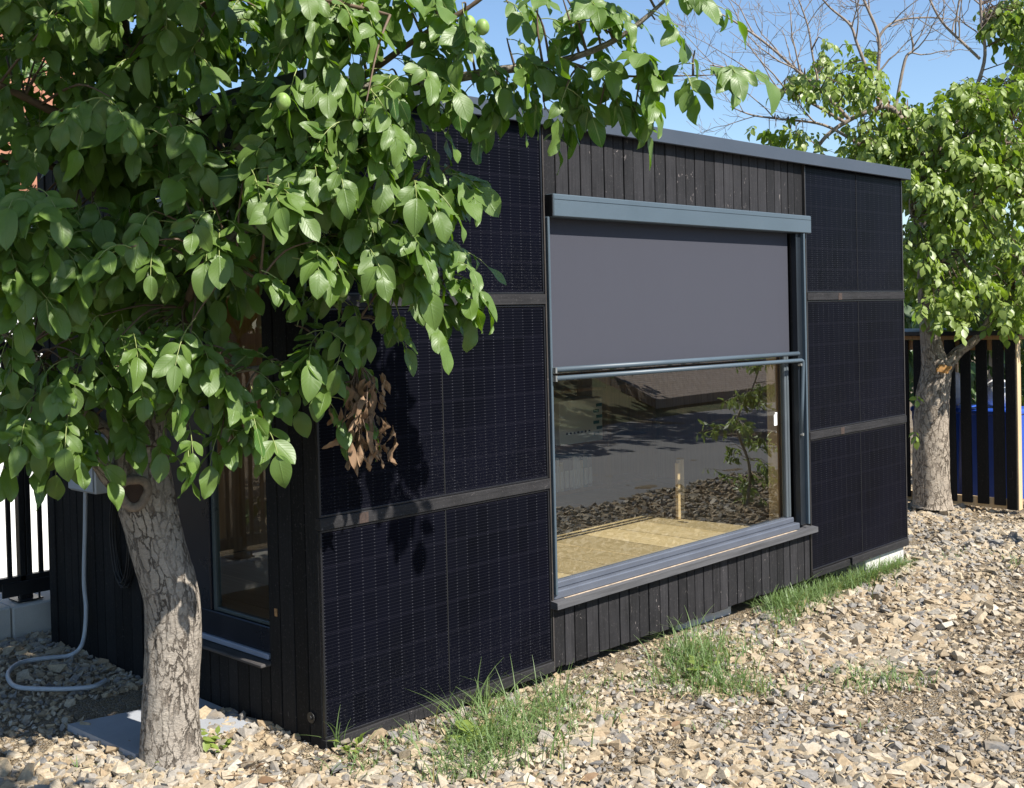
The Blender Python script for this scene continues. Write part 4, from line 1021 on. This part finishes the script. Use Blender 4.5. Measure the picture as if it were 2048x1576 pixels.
k = NT('orange_roof_tiles'); v = k.coord('Object'); wv = k.n('TexWave', wave_type='BANDS', bands_direction='X'); k.l(v, wv.inputs[0]); wv.inputs['Scale'].default_value = 1.6
tn = k.noise(v, 6, 4); k.l(k.mix(k.rng(tn, .3, .7), (.22, .085, .045), (.33, .15, .085)), k.b.inputs['Base Color']); k.bump(wv.outputs['Fac'], .8, .03); k.set(Roughness=.85)
q = MB(); RX0, RX1 = .05, 2.8
q.add([(x, y, z+dz) for dz in (0, .11) for x, y, z in ((RX0, 6.2, 3.4), (RX1, 6.2, 3.4), (RX1, 9.3, 6.1), (RX0, 9.3, 6.1), (RX1, 12.4, 3.4), (RX0, 12.4, 3.4))],
    [(6, 7, 8, 9), (9, 8, 10, 11), (0, 1, 7, 6), (1, 2, 8, 7), (2, 4, 10, 8), (4, 5, 11, 10), (5, 3, 9, 11), (3, 0, 6, 9), (3, 2, 1, 0), (5, 4, 2, 3)]); q.build('roof', k.m, nb)
# meter box on the side wall
e0, e1 = pl(165, 855, 0, -.14), pl(192, 855, 0, -.14)
my0, my1, mz0, mz1 = 2.02, 2.36, 1.12, 1.47
me_ = thing('meter_box', 'grey plastic meter box hung on the dark side wall behind the walnut branch', 'meter box', (-.08, 2.2, mz0))
q = MB(); q.box((-.15, my0, mz0), (-.002, my1, mz1), .5, .008); q.build('case', simple('light_grey_plastic', (.42, .44, .45), .5, .05), me_)
q = MB(); q.box((-.165, my0+.012, mz0+.012), (-.151, my1-.012, mz1-.012), .5, .005); q.build('door', simple('shaded_grey_plastic', (.36, .40, .44), .45, .05), me_)  # bluish shade of the face turned from the sun is in the colour
q = MB(); q.box((-.17, my0+.025, 1.28), (-.1655, my0+.04, 1.32)); q.build('latch', M_BLACK, me_)
cp = [(-.08, 2.20, mz0), (-.05, 2.24, 1.0), (-.04, 2.30, .8), (-.045, 2.28, .62), (-.04, 2.30, .45), (-.03, 2.27, .3), (-.04, 2.30, .18)]
def ong(px, py, dz=.035):
    z = .02
    for _ in range(4): p = pl(px, py, 2, z+dz); z = gz(p[0], p[1])
    return tuple(p)
pts = [pl(172, 960, 0, -.04), pl(170, 1060, 0, -.035), pl(168, 1160, 0, -.04), pl(172, 1215, 0, -.04), pl(169, 1268, 0, -.06), pl(160, 1296, 0, -.11)]
cp = [(-.08, 2.24, mz0+.01)]+[tuple(p) for p in pts]+[ong(138, 1311), ong(95, 1316), ong(45, 1324), ong(20, 1340), ong(17, 1358), ong(35, 1374), ong(90, 1378), ong(150, 1377), ong(190, 1372), ong(212, 1360)]
q = MB(); q.tube([tuple(p) for p in spline(cp, 8)], .0135, 12); tag(q.build('conduit', simple('pale_grey_conduit', (.40, .43, .46), .45, .06, 30), None, True), 'pale grey conduit dropping from the meter box and looping on the gravel', 'conduit')
q = MB(); rr = random.Random(8); pp = []
for i in range(170):
    a = i*.3; pp.append((-.03-.02*math.sin(i*.11), 1.93+.11*math.cos(a)+.01*math.sin(i*.07), .86+.30*math.sin(a)+.02*math.sin(i*.05)))
q.tube(pp, .0045, 6); tag(q.build('cable_coil', simple('black_cable', (.012, .012, .013), .5), None, True), 'coil of thin black cable hanging on the dark side wall', 'cable')
# paving slab
q = MB(); zt = .032
a_, b_, c_, d_ = [np.array([p[0], p[1]]) for p in SLAB]
V = [(*p, zt) for p in (a_, b_, c_, d_)]+[(*p, zt-.05) for p in (a_, b_, c_, d_)]
q.add(V, [(0, 1, 2, 3), (0, 4, 5, 1), (1, 5, 6, 2), (2, 6, 7, 3), (3, 7, 4, 0), (7, 6, 5, 4)])
tag(q.build('paving_slab', M_SLAB), 'grey square paving slab lying between the trunk and the side wall', 'paving slab')

# ------------------------------------------------------------------ right: bin shelter with blue bins
FX = 9.9; Y0 = .25
bs = thing('bin_shelter', 'black slatted timber bin shelter with flat roof beyond the far walnut trunk', 'shelter', (FX, Y0, -.17))
y = Y0+.13; i = 0; rr = random.Random(12)
while y < 2.6:
    wd = rr.uniform(.118, .13); q = MB(); q.box((FX-.012, y, -.13), (FX+.012, y+wd, 1.74), rr.random(), .003); q.build('slat', M_CHAR_SHADE, bs); y += wd+.06
q = MB(); q.box((FX-.02, Y0-.002, -.17), (FX+.03, Y0+.11, 1.74), .5, .004); q.build('post', M_CHAR_SHADE, bs)
q = MB(); q.box((FX-.012, Y0-.022, -.17), (FX+.09, Y0-.004, 1.74), .5, .003); q.build('post', M_PALE, bs)
q = MB(); q.box((FX+.016, Y0+.1, -.17), (FX+.07, 2.6, -.06)); q.build('rail', M_PALE, bs)
q = MB(); q.box((FX+.016, Y0+.1, 1.62), (FX+.06, 2.6, 1.735)); q.build('rail', M_PALE_D, bs)
q = MB(); q.box((FX-.08, Y0-.08, 1.79), (FX+1.8, 2.7, 1.84), .5, .006); q.build('roof', M_BLACK, bs)
q = MB(); q.box((FX-.03, Y0-.03, 1.742), (FX+1.7, 2.65, 1.788)); q.build('roof_beam', M_PALE_D, bs)
for k_, yy in enumerate((1.15, 1.32, 1.50)):
    q = MB(); q.box((FX+.6, yy, .9), (FX+.64, yy+.06, 1.74)); q.build('stud', M_PALE, bs)
M_BLUE = simple('blue_bin_plastic', (.018, .075, .42), .4, .1, 5); M_BAG = simple('white_bag', (.75, .75, .75), .6, .1, 12, bump=.02)
def bin_(yc, xc, label):
    t = thing('wheelie_bin', label, 'bin', (xc, yc, -.18)); q = MB()
    b, tp_ = .24, .29; z0, z1 = -.12, .86
    V = [(xc-b, yc-b, z0), (xc+b, yc-b, z0), (xc+b, yc+b, z0), (xc-b, yc+b, z0), (xc-tp_, yc-tp_, z1), (xc+tp_, yc-tp_, z1), (xc+tp_, yc+tp_, z1), (xc-tp_, yc+tp_, z1)]
    q.add(V, [(0, 3, 2, 1), (4, 5, 6, 7), (0, 1, 5, 4), (1, 2, 6, 5), (2, 3, 7, 6), (3, 0, 4, 7)]); q.build('body', M_BLUE, t)
    q = MB(); q.box((xc-.31, yc-.31, .862), (xc+.33, yc+.31, .93), .5, .02); q.build('lid', M_BLUE, t)
    for s_ in (-1, 1):
        q = MB(); q.cyl((xc+.2, yc+s_*.25, -.09), (xc+.2, yc+s_*.29, -.09), .09, 18); q.build('wheel', M_BLACK, t)
bin_(.62, FX+.5, 'blue wheeled bin behind the slats nearest the pale corner post')
bin_(1.28, FX+.55, 'blue wheeled bin behind the slats nearest the walnut trunk')
for yy, xx, h, lab in ((.66, FX+.5, .34, 'white bag on top of the blue bin nearest the pale post'), (1.2, FX+.5, .42, 'pale sack on top of the blue bin nearest the walnut trunk')):
    m = MB(); V = []
    for i in range(9):
        th = math.pi*i/8
        for j in range(14):
            ph = 2*math.pi*j/14; rad = 1+.12*math.sin(3*ph+2*i)
            V.append((xx+.16*rad*math.sin(th)**.7*math.cos(ph), yy+.19*rad*math.sin(th)**.7*math.sin(ph), .932+h*.5-h*.5*math.cos(th)))
    m.add(V, [(i*14+j, i*14+(j+1) % 14, (i+1)*14+(j+1) % 14, (i+1)*14+j) for i in range(8) for j in range(14)]); tag(m.build('bag', M_BAG, None, True), lab, 'bag')

# ------------------------------------------------------------------ grass and weeds
gr = Foliage(leaf_templates(5, 2, 10, 13), 3)
def blade(p, h, lean, az, wd, tint):
    n = 5; V = []; r = gr.r; d = np.array([math.cos(az), math.sin(az), 0]); sd = np.array([-d[1], d[0], 0])
    for i in range(n+1):
        t = i/n; c = p+np.array([0, 0, 1])*h*(t-.35*lean*t*t)+d*h*lean*t**1.8; hw = wd*(1-t**1.5)*.5+.0004
        V += [c-sd*hw, c+sd*hw]
    F_ = np.array([(2*i, 2*i+1, 2*i+3, 2*i+2) for i in range(n)])
    gr.V.append(np.array(V)); gr.F.append(F_+gr.b); gr.U.append(np.zeros((len(V), 2))); gr.t.append(np.full(len(V), tint)); gr.b += len(V)
def tuft(px, py, spx, spy, n, h0, h1, dry_=.24):
    r = gr.r
    for i in range(n):
        p = np.array(ong(px+r.normal()*spx, py+r.normal()*spy, -.01))
        if p[0] > 0 and p[0] < L and p[1] > .0: p[1] = -.02
        t = 1. if r.random() < dry_ else r.uniform(0, .6)
        blade(p, r.uniform(h0, h1), r.uniform(.25, 1.5), r.uniform(0, 6.28), r.uniform(.004, .009), t)
tuft(1000, 1450, 70, 30, 70, .2, .36, .3); tuft(1120, 1410, 30, 14, 40, .14, .3, .6); tuft(1580, 1215, 30, 10, 40, .18, .32); tuft(1380, 1320, 40, 18, 40, .2, .32, .2)
tuft(1010, 1490, 60, 28, 420, .06, .26); tuft(940, 1530, 45, 22, 240, .05, .18); tuft(1085, 1440, 40, 18, 220, .06, .22, .35); tuft(975, 1420, 10, 6, 22, .12, .26)
tuft(1395, 1330, 46, 22, 480, .06, .24); tuft(1440, 1380, 45, 13, 260, .05, .15); tuft(1340, 1370, 30, 14, 80, .05, .14); tuft(1520, 1380, 45, 14, 90, .03, .1, .3); tuft(1500, 1290, 50, 18, 60, .05, .14, .5)
for a, b in ((1560, 1222), (1600, 1205), (1640, 1190), (1680, 1172), (1720, 1155), (1755, 1142)): tuft(a, b, 24, 11, 300, .06, .24)
tuft(1570, 1240, 20, 14, 100, .04, .14)
tuft(1760, 1365, 50, 14, 260, .04, .11); tuft(1890, 1120, 30, 8, 40, .04, .1); tuft(1960, 1110, 30, 8, 30, .03, .09); tuft(2030, 1130, 12, 8, 30, .05, .12); tuft(1830, 1130, 25, 6, 40, .03, .09)
tuft(800, 1490, 30, 14, 50, .03, .12); tuft(720, 1540, 30, 14, 40, .05, .16); tuft(625, 1478, 5, 4, 9, .12, .24); tuft(1205, 1440, 30, 14, 50, .04, .12, .6); tuft(1450, 1450, 40, 8, 20, .02, .07); tuft(1760, 1455, 30, 8, 18, .02, .06)
tuft(880, 1560, 50, 10, 40, .04, .1); tuft(1250, 1370, 40, 12, 50, .04, .11, .5); tuft(155, 1545, 8, 6, 6, .05, .1, 0); tuft(285, 1540, 12, 6, 20, .03, .07, 0)
tag(gr.build('grass', M_GRASS, None), 'thin tufts of green and straw coloured grass growing through the gravel', 'grass', kind='stuff')
def weed(px, py, n, ln, label):
    F_ = Foliage(T_FAR, px); r = F_.r
    for i in range(n):
        p = np.array(ong(px+r.normal()*14, py+r.normal()*7, .0)); F_.leaflet(p+np.array([0, 0, r.uniform(0, .05)]), nrm([r.normal(), r.normal(), .6]), np.array([0, 0, 1.]), ln*r.uniform(.6, 1.3), 1.3)
    tag(F_.build('weed', M_LEAF_FAR, None), label, 'plant')
weed(428, 1492, 22, .05, 'small bright green weed beside the base of the near trunk')
weed(300, 1532, 14, .035, 'tiny weed in the gravel before the near trunk')
weed(955, 1480, 14, .10, 'broad leaved weed among the grass near the cabin corner')
weed(705, 1505, 10, .05, 'low weed below the corner of the lowest solar panel')
weed(1395, 1345, 16, .07, 'broad leaved weed in the grass tuft before the window skirt')
sw_ = MB()
for i in range(46):
    p = np.array(ong(r_.uniform(1050, 2000), r_.uniform(1380, 1570), .028)); a = r_.uniform(0, 6.28); ln = r_.uniform(.05, .2); d = np.array([math.cos(a), math.sin(a), 0])
    sw_.tube([tuple(p), tuple(p+d*ln*.5+np.array([0, 0, .012])+r_.normal(size=3)*.006), tuple(p+d*ln)], [.0016, .0018, .001], 4)
tag(sw_.build('dry_straw', simple('dry_straw', (.48, .36, .2), .7, .2, 20), None, True, False), 'scattered dry straw stems lying on the gravel', 'straw', kind='stuff')
dl = Foliage(leaf_templates(5, 2, 6, 29), 15)
for a, b in ((470, 1530), (485, 1552), (500, 1548), (515, 1560), (735, 1300), (1345, 1455), (1700, 1452), (1160, 1560)):
    dl.leaflet(np.array(ong(a, b, .03)), nrm([r_.normal(), r_.normal(), .2]), nrm([r_.normal()*.5, r_.normal()*.5, 1]), .09, .8)
tag(dl.build('fallen_leaves', M_DRY, None), 'curled brown fallen leaves lying on the gravel', 'leaves', kind='stuff')
